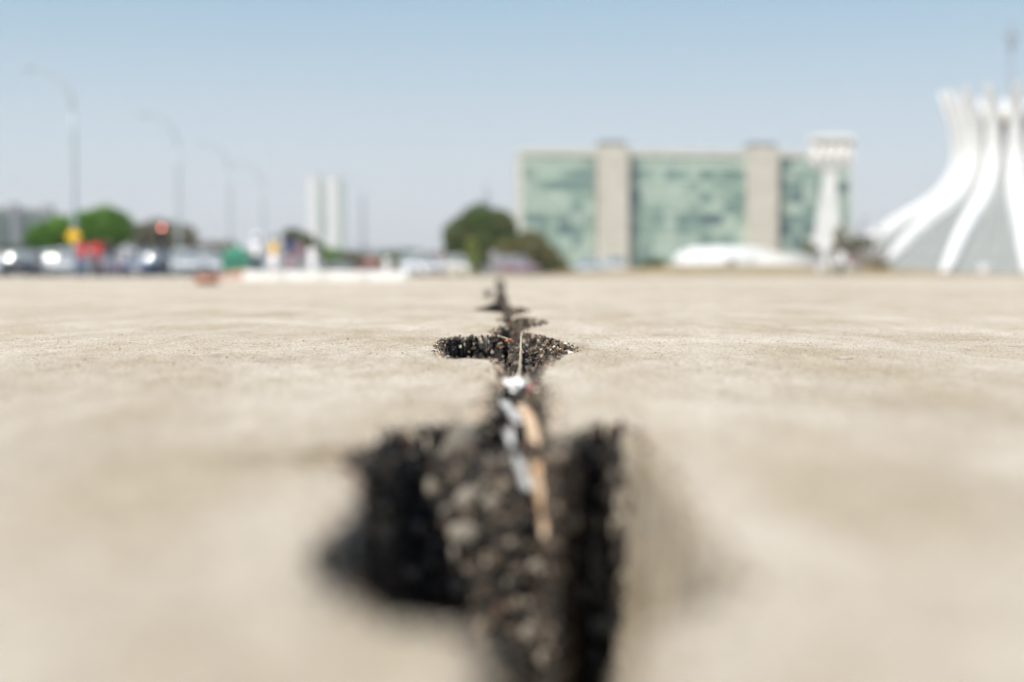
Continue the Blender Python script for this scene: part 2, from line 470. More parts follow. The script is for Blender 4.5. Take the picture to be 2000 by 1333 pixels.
def grid_mesh(name, V, faces, m, smoothf=True):
    used = np.unique(faces)
    remap = np.full(len(V), -1, np.int64); remap[used] = np.arange(len(used))
    F = remap[faces]
    me = bpy.data.meshes.new(name)
    me.vertices.add(len(used)); me.vertices.foreach_set('co', V[used].astype(np.float32).ravel())
    me.loops.add(F.size); me.loops.foreach_set('vertex_index', F.astype(np.int32).ravel())
    me.polygons.add(len(F))
    k = F.shape[1]
    me.polygons.foreach_set('loop_start', np.arange(0, F.size, k, dtype=np.int32))
    me.polygons.foreach_set('loop_total', np.full(len(F), k, np.int32))
    me.polygons.foreach_set('use_smooth', np.full(len(F), smoothf))
    me.materials.append(m)
    me.update(calc_edges=True)
    o = bpy.data.objects.new(name, me); COL.objects.link(o)
    return o
V = np.stack([GX.ravel(), GY.ravel(), GZ.ravel()], 1)
idx = np.arange(ny*nx).reshape(ny, nx)
F = np.stack([idx[:-1, :-1], idx[:-1, 1:], idx[1:, 1:], idx[1:, :-1]], -1).reshape(-1, 4)
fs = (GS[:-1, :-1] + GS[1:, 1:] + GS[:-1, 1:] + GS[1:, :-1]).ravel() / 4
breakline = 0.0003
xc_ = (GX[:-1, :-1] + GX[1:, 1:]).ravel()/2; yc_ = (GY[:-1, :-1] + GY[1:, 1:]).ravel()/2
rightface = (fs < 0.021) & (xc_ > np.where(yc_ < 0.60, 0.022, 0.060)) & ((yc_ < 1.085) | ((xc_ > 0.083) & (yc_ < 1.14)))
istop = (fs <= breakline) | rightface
top = grid_mesh('plaza', V, F[istop], M['plaza'])
tag(top, kind='structure')
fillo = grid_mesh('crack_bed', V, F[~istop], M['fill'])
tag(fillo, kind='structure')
wx, wy = GX.ravel(), GY.ravel()
wr = np.zeros(len(wx))
def spot(px, py, rx, ry, a):
    global wr
    c = gnd(px, py); kx = c.y/FPX*rx; y0 = gnd(px, py-ry).y; y1 = gnd(px, py+ry).y; ky = (y0-y1)/2
    wr = np.maximum(wr, a*np.exp(-(((wx-c.x)/kx)**2 + ((wy-(y0+y1)/2)/ky)**2)**1.6))
for q in [(1385, 1100, 75, 70, 0.7), (1270, 920, 50, 70, 0.7), (1330, 1010, 60, 80, 0.6), (640, 893, 80, 24, 1.0), (500, 900, 110, 20, 0.5), (900, 800, 60, 22, 0.35),  # first three darken the hole's right wall, its shade put into colour
          (550, 612, 26, 3, 0.8), (1550, 608, 40, 4, 0.7), (530, 702, 35, 5, 0.5), (1650, 570, 300, 12, 0.22), (1380, 765, 60, 12, 0.3), (1500, 790, 110, 18, 0.3),
          (1900, 830, 240, 60, 0.28), (1950, 1000, 200, 120, 0.3), (60, 900, 160, 120, 0.2), (960, 770, 26, 30, 0.8), (1075, 760, 26, 30, 0.5), (1130, 676, 26, 8, 0.7), (862, 690, 22, 8, 0.6)]:
    spot(*q)
nzm = np.ones(len(wx)); nr = wr > 0.02
nzm[nr] = 0.75 + 1.3*fbm(wx[nr]*55, wy[nr]*32, 91, 4)
wr = np.clip(wr*nzm, 0, 1)
used_top = np.unique(F[istop])
at_ = top.data.attributes.new('wear_and_shade', 'FLOAT', 'POINT'); at_.data.foreach_set('value', wr[used_top].astype(np.float32))
# slab edge below the plaza rim
rim = MB()
rim.box(-60, 60, 45.99, 46.05, -0.25, -0.004)
tag(rim.build('plaza_edge', M['kerb']), kind='structure')

def hz(x, y):
    a, b = height(np.array([x]), np.array([y])); return float(a[0]), float(b[0])

# ------------------------------------------------------------------ broken stone in the crack
def ico(sub):
    bm = bmesh.new(); bmesh.ops.create_icosphere(bm, subdivisions=sub, radius=1.0)
    v = np.array([q.co[:] for q in bm.verts]); bm.verts.ensure_lookup_table()
    f = np.array([[w.index for w in q.verts] for q in bm.faces]); bm.free()
    return v, f
def rock_field(name, pos, size, tint, m, sub=1, flat=0.8):
    v0, f0 = ico(sub); n = len(pos)
    vs = np.repeat(v0[None], n, 0) * (1 + rng.uniform(-0.32, 0.32, (n, len(v0), 1)))
    vs *= rng.uniform(0.6, 1.25, (n, 1, 3)) * np.array([1, 1, flat])
    a = rng.uniform(0, 2*PI, (n, 3)); ca, sa = np.cos(a), np.sin(a)
    def rot(vs, i, j, c, s):
        p = vs[..., i].copy(); q = vs[..., j].copy()
        vs[..., i] = p*c[:, None] - q*s[:, None]; vs[..., j] = p*s[:, None] + q*c[:, None]
    rot(vs, 0, 1, ca[:, 0], sa[:, 0]); rot(vs, 1, 2, ca[:, 1], sa[:, 1]); rot(vs, 0, 2, ca[:, 2], sa[:, 2])
    vs = vs * size[:, None, None] + pos[:, None, :]
    fs = (f0[None] + (np.arange(n)*len(v0))[:, None, None]).reshape(-1, 3)
    o = grid_mesh(name, vs.reshape(-1, 3), fs, m, False)
    if tint is not None:
        ca_ = o.data.color_attributes.new('tint', 'FLOAT_COLOR', 'POINT')
        cols = np.repeat(np.concatenate([tint, np.ones((n, 1))], 1), len(v0), 0)
        ca_.data.foreach_set('color', cols.astype(np.float32).ravel())
    return o
def tints(n, bright=1.0):
    pal = np.array([(0.035,0.03,0.027),(0.075,0.06,0.048),(0.17,0.135,0.10),(0.36,0.30,0.24),(0.50,0.43,0.34),(0.30,0.19,0.14),(0.70,0.66,0.58)])
    p = np.array([0.36, 0.26, 0.15, 0.10, 0.06, 0.04, 0.03])
    return np.clip(pal[rng.choice(len(pal), n, p=p)] * rng.uniform(0.75, 1.25, (n, 1)) * bright, 0, 1)

# along the walls: random points near the outline, random height down the wall
cand_x = rng.uniform(-0.15, 0.13, 420000)
cand_y = np.concatenate([rng.uniform(0.30, 1.4, 150000), rng.uniform(1.4, 4.2, 230000), rng.uniform(4.2, 14, 40000)])
h_, s_ = height(cand_x, cand_y)
wallm = (s_ > 0.0005) & (s_ < 0.016) & ~((cand_x > np.where(cand_y < 0.6, 0.022, 0.058)) & (cand_y < 1.12))
floorm = (s_ > 0.012) & ~((cand_x > np.where(cand_y < 0.6, 0.022, 0.058)) & (cand_y < 1.1) & (s_ < 0.024))
# dense crumbs on the steep walls: candidates strewn about the outline itself
seg = []
for P in POLYS:
    for i in range(len(P)):
        a, b = P[i], P[(i+1) % len(P)]
        if 0.35 < max(a[1], b[1]) < 9: seg.append((a, b, math.hypot(*(b-a))))
ln = np.array([q[2] for q in seg]); k_ = rng.choice(len(seg), 260000, p=ln/ln.sum()); t_ = rng.uniform(0, 1, (260000, 1))
A_ = np.array([q[0] for q in seg])[k_]; B_ = np.array([q[1] for q in seg])[k_]
C_ = A_ + (B_-A_)*t_ + rng.normal(0, 1, (260000, 2))*np.array([0.006, 0.016])
hc, sc_ = height(C_[:, 0], C_[:, 1])
ok = np.flatnonzero((sc_ > -0.0002) & (sc_ < 0.0032)); rng.shuffle(ok); ok = ok[:34000]
sz = rng.gamma(2.0, 0.0010, len(ok)) + 0.0008
sz = np.minimum(sz*np.where(C_[ok, 1] > 1.4, 1.3, 1.0), 0.006)
ok = ok[~((C_[ok, 0] > np.where(C_[ok, 1] < 0.6, 0.022, 0.058)) & (C_[ok, 1] < 1.12))]; sz = sz[:len(ok)]
zz_ = -sz*0.6 - rng.uniform(0, 1, len(ok))**1.2*np.where(C_[ok, 1] < 1.14, 0.19, 0.055)
tw = tints(len(ok), 1.15)*np.where(C_[ok, 1] < 1.35, 0.5, 1.0)[:, None]  # crumbs in the near hole tinted down, deepening its shade by colour
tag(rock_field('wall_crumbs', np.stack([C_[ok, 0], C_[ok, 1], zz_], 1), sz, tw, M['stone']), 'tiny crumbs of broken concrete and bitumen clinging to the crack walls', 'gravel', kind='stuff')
iw = np.flatnonzero(wallm); rng.shuffle(iw); iw = iw[:22000]
fl = np.flatnonzero(floorm); rng.shuffle(fl); fl = fl[:9000]
zt = h_[iw] + rng.uniform(-0.001, 0.003, len(iw))
size_w = rng.gamma(2.0, 0.0008, len(iw)) + 0.0007
size_w = np.minimum(size_w, 0.0075)
pos = np.stack([cand_x[iw], cand_y[iw], np.minimum(zt, -size_w*0.5)], 1)
tag(rock_field('broken_aggregate', pos, size_w, tints(len(iw), 1.15)*np.where(cand_y[iw] < 1.35, 0.34, 1.0)[:, None], M['stone']), 'crumbled dark aggregate lining the broken walls of the long crack', 'gravel', kind='stuff')  # near-hole aggregate gets darker tints too, shade put into the colour
size_f = rng.gamma(2.0, 0.0013, len(fl)) + 0.001
size_f = np.minimum(size_f, 0.009)
pos = np.stack([cand_x[fl], cand_y[fl], h_[fl] + size_f*0.2], 1)
sel = np.flatnonzero((s_ > 0.004) & (cand_y > 1.02) & (cand_y < 1.15) & (cand_x < 0.088))
extra = sel[rng.integers(0, len(sel), 3400)]
jx = cand_x[extra] + rng.normal(0, 0.0015, 3400); jy = np.clip(cand_y[extra] + rng.normal(0, 0.003, 3400), 1.0, 1.15)
cand_x = np.concatenate([cand_x, jx]); cand_y = np.concatenate([cand_y, jy]); jh, js = height(jx, jy)
h_ = np.concatenate([h_, jh]); s_ = np.concatenate([s_, js]); sel = np.arange(len(cand_x)-3400, len(cand_x)); sel = sel[js > 0.003]
sm = np.minimum(rng.gamma(2.2, 0.0013, len(sel)) + 0.0012, 0.0085)
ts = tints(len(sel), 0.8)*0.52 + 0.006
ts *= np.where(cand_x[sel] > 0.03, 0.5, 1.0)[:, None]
pos = np.concatenate([pos, np.stack([cand_x[sel], cand_y[sel], h_[sel]+sm*0.35], 1)]); med_t = ts
size_f = np.concatenate([size_f, sm])
tf_ = np.concatenate([tints(len(fl), 0.9)*np.where(cand_y[fl] < 1.35, 0.13, 0.9)[:, None], ts])  # bed gravel likewise darkened by tint for the near hole's shade
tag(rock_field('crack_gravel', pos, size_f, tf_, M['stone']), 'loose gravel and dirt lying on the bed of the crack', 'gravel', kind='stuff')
# crumbs spilled on to the slabs either side
ok = np.flatnonzero((sc_ < -0.0012) & (sc_ > -0.016) & (C_[:, 1] < 6)); rng.shuffle(ok); ok = ok[:2600]
szc = np.minimum(rng.gamma(1.6, 0.0006, len(ok)) + 0.0005, 0.0035)
tag(rock_field('spilled_crumbs', np.stack([C_[ok, 0], C_[ok, 1], hc[ok]+szc*0.3], 1), szc, tints(len(ok), 2.2), M['stone']), 'small loose crumbs spilled on the concrete along both lips of the crack', 'gravel', kind='stuff')
# grit on the open surface
gx = rng.uniform(-1, 1, 15000); gy = 1.3 + 5.2*rng.uniform(0, 1, 15000)**1.3; gx = gx*gy*0.42
gz, gs = np.zeros_like(gx), sdist(gx, gy)
keep = gs < -0.004
gx, gy = gx[keep], gy[keep]
gz, _ = height(gx, gy)
gsz = rng.gamma(2.0, 0.00022, len(gx)) + 0.0003; gsz = np.minimum(gsz, 0.0016)
tag(rock_field('surface_grit', np.stack([gx, gy, gz + gsz*0.2], 1), gsz, np.clip(np.array([[0.62, 0.56, 0.47]])*rng.choice([0.35, 0.6, 1.0, 1.25], (len(gx), 1), p=[0.3, 0.2, 0.3, 0.2]), 0, 1), M['stone']), 'fine pale grit scattered over the concrete either side of the crack', 'grit', kind='stuff')

# larger separate stones
def pebble_mesh(seed, sub=2):
    v, f = ico(sub); r = np.random.default_rng(seed)
    k = r.uniform(0.7, 1.2, 3) * np.array([1, 1, 0.75])
    n = fbm(v[:, 0]*1.6+seed*3+9, v[:, 1]*1.6+v[:, 2]*1.3+4, seed, 3)
    v = v*(1 + n[:, None]*0.9)*k
    me = bpy.data.meshes.new('pebble'); me.from_pydata(v.tolist(), [], f.tolist())
    ca_ = me.color_attributes.new('tint', 'FLOAT_COLOR', 'POINT')
    b = r.choice([0.24, 0.30, 0.36]); col = np.tile([b, b*0.95, b*0.85, 1], (len(v), 1))
    ca_.data.foreach_set('color', col.astype(np.float32).ravel())
    me.materials.append(M['stone']); me.update()
    me.polygons.foreach_set('use_smooth', [True]*len(me.polygons))
    return me
peb = [pebble_mesh(i) for i in range(6)]
PEB = [ # px, py, depth, radius, label
 (905,866,.003,.019,'largest pale grey stone lodged under the far lip of the near hole'),
 (868,880,.02,.009,'rounded tan stone beside the largest pale stone, on its shadowed side'),
 (945,905,.02,.008,'grey stone between the largest pale stone and the dry stalk'),
 (840,958,.03,.0065,'small dim stone at the shadow edge left of the stone cluster'),
 (908,975,.026,.0115,'pale lumpy stone in the middle of the near hole'),
 (958,985,.03,.008,'grey stone half buried in the middle of the near hole, close to the stalk'),
 (872,1000,.032,.0075,'leaning grey stone below the shadow edge of the near hole'),
 (910,1045,.028,.0115,'brightest round stone low in the near hole'),
 (1000,1062,.03,.0065,'small upright grey stone under the tip of the dry stalk'),
 (950,1100,.035,.006,'dim stone below the brightest round stone'),
 (1085,1070,.03,.006,'pale stone wedged just past the orange end of the stalk'),
 (1062,1120,.03,.0055,'round tan stone nearest the right wall of the near hole'),
 (990,1140,.035,.0045,'small dark tan stone low in the trench of the crack'),
 (1040,1105,.034,.006,'brown stone beside the round tan stone'),
 (703,906,.0,.008,'tan stone on the ragged left lip of the near hole'),
 (1030,738,.012,.006,'small tan stone in the narrow neck just beyond the white scrap'),
 (1028,678,.016,.0055,'whitish stone on the sunlit side of the focused pit'),
 (1062,676,.012,.0045,'pale grey stone high on the right side of the focused pit'),
 (1048,690,.018,.004,'speckled stone under the pale stone in the focused pit'),
 (895,668,.012,.004,'pale crumb caught on the back wall of the focused pit, left side'),
 (962,690,.02,.005,'tiny ring-like pale stone at the bottom edge of the focused pit'),
]
def hit(px, py, back=0.0):
    ys_ = np.arange(0.45, 2.2, 0.002); d = ray(px, py); zr_ = CAM_H + d.z/d.y*ys_
    hh, _ = height(d.x/d.y*ys_, ys_); k = np.argmax(zr_ < hh); y = ys_[k] - back
    return Vector((d.x/d.y*y, y, CAM_H + d.z/d.y*y))
for i, (px, py, dep, r_, lab) in enumerate(PEB):
    p = hit(px, py, r_*0.4) if py > 820 else gnd(px, py, -dep)
    if 820 < py: r_ *= 0.95
    o = bpy.data.objects.new('stone', peb[i % 6]); COL.objects.link(o)
    o.location = p; o.scale = (r_, r_, r_); o.rotation_euler = (random.uniform(0, 6), random.uniform(0, 6), random.uniform(0, 6))
    tag(o, lab, 'stone', 'stones lodged in the crack')

rs = random.Random(31)
k = 0; tries = 0; placed = []
while k < 26 and tries < 4000:
    tries += 1
    px, py = rs.uniform(800, 1185), rs.uniform(890, 1300)
    if py > 1120 and px < 930: continue
    p = hit(px, py)
    if not 1.0 < p.y < 1.16: continue
    if any((px-a)**2 + (py-b)**2 < 44**2 for a, b in placed + [(q[0], q[1]) for q in PEB]): continue
    placed.append((px, py)); r_ = rs.uniform(0.0045, 0.0078)
    side = 'on the dark right flank' if px > 1095 else 'low down' if py > 1110 else 'in the lit middle'
    o = bpy.data.objects.new('stone', peb[k % 6]); COL.objects.link(o)
    o.location = hit(px, py, r_*0.3); o.scale = (r_, r_, r_*0.9); o.rotation_euler = (rs.uniform(0, 6), rs.uniform(0, 6), rs.uniform(0, 6))
    tag(o, 'small grey stone ' + side + (' on' if side == 'low down' else ' of') + ' the near rubble face', 'stone', 'rubble stones, ' + side); k += 1
# ------------------------------------------------------------------ litter in the crack
def crumple(name, r, m, seed, loc, sx=1, sy=1, sz=1):
    v, f = ico(4); q = np.random.default_rng(seed)
    dirs = q.normal(size=(26, 3)); dirs /= np.linalg.norm(dirs, axis=1)[:, None]
    amp = q.uniform(-0.3, 0.3, 26)
    k = np.ones(len(v))
    for d, a in zip(dirs, amp): k += a*np.maximum(0, 1-np.abs((v@d)-0.7*q.uniform(0.2, 1))*5)
    v = v*k[:, None]*np.array([sx, sy, sz])*r
    me = bpy.data.meshes.new(name); me.from_pydata(v.tolist(), [], f.tolist()); me.materials.append(m)
    o = bpy.data.objects.new(name, me); COL.objects.link(o); o.location = loc
    return o
p = gnd(1006, 757, -0.002)
tag(crumple('paper_scrap', 0.0095, M['paper'], 5, p, 1, 1.3, 0.9), 'bright white crumpled paper scrap wedged in the narrow neck of the crack', 'litter')
tag(crumple('dried_petal', 0.005, M['mauve'], 8, gnd(1040, 762, -0.006), 1, 2, 1), 'dull red dried petal tucked beside the white scrap', 'petal')
tag(crumple('orange_leaf_bit', 0.005, M['orange'], 11, gnd(994, 666, -0.012), 1.3, 2, 0.6), 'small orange leaf crumb at the top of the focused pit', 'leaf')

def ribbon(name, pts, widths, m, thick=0.0012, curl=0.35):
    """a curled strip with real thickness"""
    mb = MB(); secs = []
    pts = [Vector(p) for p in pts]
    for i, p in enumerate(pts):
        a = pts[max(i-1, 0)]; b = pts[min(i+1, len(pts)-1)]
        t = (b-a).normalized(); side = t.cross(Vector((0, 0, 1))).normalized(); up = side.cross(t)
        w = widths[i]; ring = []
        for j in range(7):
            u = (j/6*2-1); ring.append(p + side*u*w + up*(curl*w*u*u))
        for j in reversed(range(7)):
            u = (j/6*2-1); ring.append(p + side*u*w + up*(curl*w*u*u - thick))
        secs.append(ring)
    mb.loft(secs)
    return mb.build(name, m, smooth=True)
def path_img(L, n=22, wob=0.001):
    ks = [gnd(a, b, z) for a, b, z in L]; out = []
    for i in range(n):
        u = i/(n-1)*(len(ks)-1); j = min(int(u), len(ks)-2); w = u-j
        q = ks[j].lerp(ks[j+1], w*w*(3-2*w)); q.x += wob*math.sin(i*1.9); q.z += wob*math.sin(i*2.7+1)
        out.append(q)
    return out
def path_at(L, n, wob=0.001):
    out = []
    for i in range(n):
        u = i/(n-1)*(len(L)-1); j = min(int(u), len(L)-2); w = u-j
        a, b, Y = [L[j][q]*(1-w) + L[j+1][q]*w for q in range(3)]
        Y = min(Y, hit(a, b).y - 0.016)
        q = at(a, b, Y); q.x += wob*math.sin(i*1.9); out.append(q)
    for _ in range(3):
        out = [out[0]] + [(out[i-1]+out[i]*2+out[i+1])/4 for i in range(1, n-1)] + [out[-1]]
    return out
pp = path_at([(1014, 788, 1.35), (1036, 830, 1.23), (1048, 885, 1.165), (1052, 950, 1.115), (1064, 1000, 1.085), (1062, 1048, 1.065)], 26)
ws = [0.0016 + 0.0034*math.sin(PI*min(1, i/25*0.95+0.08))**0.7 for i in range(26)]
st = ribbon('dry_stalk', pp, ws, M['stalk'], 0.0025, 0.7)
tag(st, 'long curled tan and orange dry stalk lying along the crack', 'stalk')
pp = path_at([(992, 838, 1.21), (1000, 880, 1.165), (1018, 915, 1.125), (1028, 958, 1.10)], 18, 0.0012)
tag(ribbon('paper_strip', pp, [0.0032+0.0013*math.sin(i*1.3) for i in range(18)], M['greypaper'], 0.001, 0.5), 'pale grey weathered strip lying against the dry stalk', 'litter')
pp = path_img([(982, 786, -.008), (998, 804, -.009), (1010, 824, -.01)], 12, 0.0016)
tag(ribbon('leaf_fragment', pp, [0.004+0.0016*math.sin(i*1.1) for i in range(12)], M['greypaper'], 0.001, 0.4), 'grey green leaf fragment just in front of the white scrap', 'leaf')
pp = path_at([(1034, 800, 1.31), (1058, 850, 1.19), (1066, 905, 1.135), (1074, 965, 1.10)], 20, 0.001)
tag(ribbon('rust_leaf', pp, [0.0008+0.0012*math.sin(PI*(i+1)/21) for i in range(20)], M['rustleaf'], 0.0008, 0.5), 'narrow rust coloured blade along the right side of the dry stalk', 'leaf')
mb = MB(); pts = path_img([(1014, 742, -.010), (1016, 715, -.008), (1017, 690, -.004), (1018, 664, .000), (1019, 652, .004)], 20, 0.0005)
mb.tube(pts, [0.0022]*20, 6)
tag(mb.build('grass_straw', M['straw'], smooth=True), 'thin pale straw standing along the middle of the focused pit', 'straw')
mb = MB(); pts = path_img([(978, 658, -.001), (992, 662, -.003), (1000, 668, -.01), (994, 671, -.012)], 14, 0.0008)
mb.tube(pts, [0.0012]*14, 6)
tag(mb.build('twig', M['straw'], smooth=True), 'tiny curled pale twig above the orange leaf crumb', 'twig')
p = gnd(402, 557); 
tag(crumple('paper_bag', 0.085, M['brownpaper'], 21, (p.x, p.y, 0.05), 1.25, 1.0, 0.65), 'crushed reddish brown paper bag alone on the open plaza', 'litter')
tag(crumple('paper_flake', 0.011, M['grit'], 23, gnd(1648, 699, 0.0005), 1.0, 2.0, 0.08), 'flat whitish scrap on the open concrete far right of the crack', 'litter')

# ------------------------------------------------------------------ ground, roads, hills
def sheet(name, x0, x1, y0, y1, z, m, n=2):
    mb = MB(); k = n
    vs = [(x0+(x1-x0)*i/k, y0+(y1-y0)*j/k, z) for j in range(k+1) for i in range(k+1)]
    fs_ = [(j*(k+1)+i, j*(k+1)+i+1, (j+1)*(k+1)+i+1, (j+1)*(k+1)+i) for j in range(k) for i in range(k)]
    mb.add(vs, fs_)
    return tag(mb.build(name, m), kind='structure')
gb = MB()
# dry ground in four sheets round the plaza
for (x0, x1, y0, y1) in [(-5000, 5000, 46.06, 6000), (-5000, 5000, -400, -3.02), (-5000, -60.02, -3.02, 46.06), (60.02, 5000, -3.02, 46.06)]:
    gb.add([(x0, y0, -0.12), (x1, y0, -0.12), (x1, y1, -0.12), (x0, y1, -0.12)], [(0, 1, 2, 3)])
tag(gb.build('ground', M['dryground']), kind='structure')
sheet('pavement', -75, 75, 46.1, 66, -0.02, M['kerb'])
sheet('car_park', -75, -6, 66.2, 98, -0.10, M['asphalt'])
sheet('road', -44, -26.5, 98.1, 1300, -0.096, M['asphalt'])
kb = MB(); kb.box(-75, 75, 66, 66.18, -0.2, 0.0); kb.box(-26.4, -26.15, 98.2, 1300, -0.2, 0.03); kb.box(-44.3, -44.05, 98.2, 1300, -0.2, 0.03)
tag(kb.build('kerb', M['kerb']), kind='structure')
lm = MB()
for i in range(60):
    y = 104 + i*9
    for x in (-38.2, -32.3): lm.add([(x, y, -0.092), (x+0.14, y, -0.092), (x+0.14, y+4, -0.092), (x, y+4, -0.092)], [(0, 1, 2, 3)])
for i in range(26):
    x = -72 + i*2.6
    lm.add([(x, 72, -0.096), (x+0.12, 72, -0.096), (x+0.12, 78.5, -0.096), (x, 78.5, -0.096)], [(0, 1, 2, 3)])
tag(lm.build('lane_markings', M['paintwhite']), kind='structure')

def bank(name, x0, x1, y0, y1, hgt, m, seed, z0=-0.12, nxs=60, nys=14):
    xs = np.linspace(x0, x1, nxs); ys = np.linspace(y0, y1, nys); X, Y = np.meshgrid(xs, ys)
    u = (X-x0)/(x1-x0); v = (Y-y0)/(y1-y0)
    Z = z0 + hgt*np.sin(PI*u)**0.5*np.sin(PI*v)**0.7*(0.75+0.9*fbm(X*0.25+7, Y*0.25+3, seed, 4))
    vv = np.stack([X.ravel(), Y.ravel(), Z.ravel()], 1); id_ = np.arange(nxs*nys).reshape(nys, nxs)
    f = np.stack([id_[:-1, :-1], id_[:-1, 1:], id_[1:, 1:], id_[1:, :-1]], -1).reshape(-1, 4)
    return tag(grid_mesh(name, vv, f, m), kind='structure')
bank('grass_bank', 3, 34, 100, 122, 0.95, M['dryground'], 3)
bank('garden_mound', 10, 29, 140, 160, 1.5, M['dryground'], 5)
tag(bank('earth_heap', -12.6, -9.5, 58, 61, 0.6, M['redsoil'], 8), kind='structure')
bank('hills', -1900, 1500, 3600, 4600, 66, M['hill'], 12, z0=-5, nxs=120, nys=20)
# dry grass tufts on the banks and verge
n = 5200
tx = np.concatenate([rng.uniform(2, 36, 2600), rng.uniform(-6, 45, 2600)]); ty = np.concatenate([rng.uniform(99, 120, 2600), rng.uniform(70, 99, 2600)])
tv = []; tf = []
for i in range(n):
    bx, by = tx[i], ty[i]
    b0 = -0.12
    if by > 100 and 3 < bx < 34: b0 = -0.12 + 0.7*math.sin(PI*(bx-3)/31)**0.5*math.sin(PI*min(1, (by-100)/22))**0.7
    for k in range(2):
        a = random.uniform(0, 2*PI); hgt = random.uniform(0.12, 0.36); w = 0.04
        dx, dy = math.cos(a)*w, math.sin(a)*w
        k0 = len(tv); lx, ly = random.uniform(-.1, .1), random.uniform(-.1, .1)
        tv += [(bx-dx, by-dy, b0-0.05), (bx+dx, by+dy, b0-0.05), (bx+lx, by+ly, b0+hgt)]; tf.append((k0, k0+1, k0+2))
me = bpy.data.meshes.new('dry_grass'); me.from_pydata(tv, [], tf); me.materials.append(M['drygrass'])
o = bpy.data.objects.new('dry_grass', me); COL.objects.link(o)
tag(o, 'straw coloured dry grass on the low bank beyond the plaza', 'grass', kind='stuff')

# ------------------------------------------------------------------ trees
def leaf_mesh(name, blobs, n, size, m, shell=0.55):
    vol = np.array([b[3]*b[4]*b[5] for b in blobs])**0.7; vol /= vol.sum()
    which = rng.choice(len(blobs), n, p=vol)
    B = np.array(blobs)[which]
    d = rng.normal(size=(n, 3)); d /= np.linalg.norm(d, axis=1)[:, None]
    r = rng.uniform(shell**3, 1, n)**(1/3)
    lump = 1 + 0.35*fbm(d[:, 0]*2.4+which*3.1+20, d[:, 1]*2.4+d[:, 2]*2+20, 77, 3)
    P = B[:, :3] + d*(r*lump)[:, None]*B[:, 3:6]
    a = rng.normal(size=(n, 3)); a /= np.linalg.norm(a, axis=1)[:, None]
    b = np.cross(a, rng.normal(size=(n, 3))); b /= np.linalg.norm(b, axis=1)[:, None]
    s = size*rng.uniform(0.6, 1.4, (n, 1))
    q = np.stack([P-a*s, P+b*s*0.45, P+a*s, P-b*s*0.45], 1)
    return grid_mesh(name, q.reshape(-1, 3), np.arange(n*4).reshape(-1, 4), m, False)
def tree(name, base, blobs, n, size, leafm, label, trunk_r=0.2, barkm='bark', group=None, cat='tree', limbs=5, trunk_h=None):
    root = empty(name, base); tag(root, label, cat, group)
    zc = min(b[2]-b[5]*0.3 for b in blobs); th = trunk_h or max(0.4, zc)
    mb = MB()
    pts = [(0, 0, -0.2), (0.05, 0, th*0.35), (-0.04, 0.04, th*0.7), (0.05, 0, th)]
    mb.tube(pts, [trunk_r*1.25, trunk_r, trunk_r*0.85, trunk_r*0.7], 8)
    for k in range(limbs):
        b = blobs[k % len(blobs)]
        e = Vector((b[0]+random.uniform(-.4, .4)*b[3], b[1]+random.uniform(-.4, .4)*b[4], b[2]+random.uniform(-.1, .4)*b[5]))
        s = Vector((0, 0, th*random.uniform(0.6, 0.98)))
        mid = s.lerp(e, 0.5) + Vector((random.uniform(-.2, .2), random.uniform(-.2, .2), 0.15*b[5]))
        mb.tube([s, mid, e], [trunk_r*0.5, trunk_r*0.33, trunk_r*0.12], 6)
    mb.build('trunk', M[barkm], root, smooth=True)
    c = leaf_mesh('crown', blobs, n, size, M[leafm]); c.parent = root
    return root
def blobs_from_px(base, Y, L):
    """crown lumps given as pixel centre and pixel radii at distance Y"""
    out = []
    for px, py, rx, ry in L:
        c = at(px, py, Y); k = Y/FPX
        out.append((c.x-base[0], random.uniform(-.3, .3)*rx*k, c.z-base[2], rx*k, rx*k*0.9, ry*k))
    return out
def px_tree(name, px, Y, L, n, size, leafm, label, z=-0.12, **kw):
    b = at(px, 540, Y); base = (b.x, Y, z)
    return tree(name, base, blobs_from_px(base, Y, L), n, size, leafm, label, **kw)
GT = 'trees beyond the car park'
px_tree('tree', 120, 108, [(88, 463, 34, 28), (118, 452, 40, 30), (150, 455, 32, 36)], 6400, 0.16, 'leafbright', 'bright green round tree behind the yellow sign', group=GT)
px_tree('tree', 205, 112, [(165, 442, 38, 32), (205, 436, 40, 34), (232, 446, 30, 32), (200, 466, 48, 26)], 8000, 0.16, 'leafbright', 'taller bright green tree above the people in red', group=GT)
px_tree('tree', 290, 116, [(275, 462, 30, 28), (310, 456, 44, 28), (352, 466, 38, 28), (330, 484, 56, 22)], 6400, 0.16, 'leafgrey', 'dusty olive brown tree behind the red traffic light', group=GT)
px_tree('tree', 940, 128, [(905, 462, 40, 40), (938, 444, 48, 44), (972, 450, 40, 42), (902, 494, 38, 36), (950, 482, 56, 40)], 12000, 0.2, 'leafdark', 'dense dark green domed tree left of the glass office block', trunk_r=0.28, trunk_h=1.4, group=GT)
px_tree('bush', 1030, 112, [(1000, 492, 32, 30), (1035, 482, 36, 32), (1062, 503, 30, 28), (1010, 513, 50, 20), (1088, 518, 24, 16)], 8400, 0.14, 'leafolive', 'brown olive bush spreading at the foot of the dark domed tree', cat='bush', trunk_r=0.12, trunk_h=0.5)
px_tree('young_tree', 925, 96, [(922, 482, 11, 20), (928, 510, 13, 20), (918, 500, 8, 14)], 1300, 0.11, 'leafyellow', 'slim yellow green young tree in front of the dark domed tree', trunk_r=0.06, limbs=3)
px_tree('bush', 1580, 172, [(1578, 478, 9, 9), (1590, 492, 13, 10), (1572, 496, 9, 9)], 1400, 0.14, 'leafolive', 'small olive bush at the left foot of the bell tower', cat='bush', trunk_r=0.08, trunk_h=0.4)
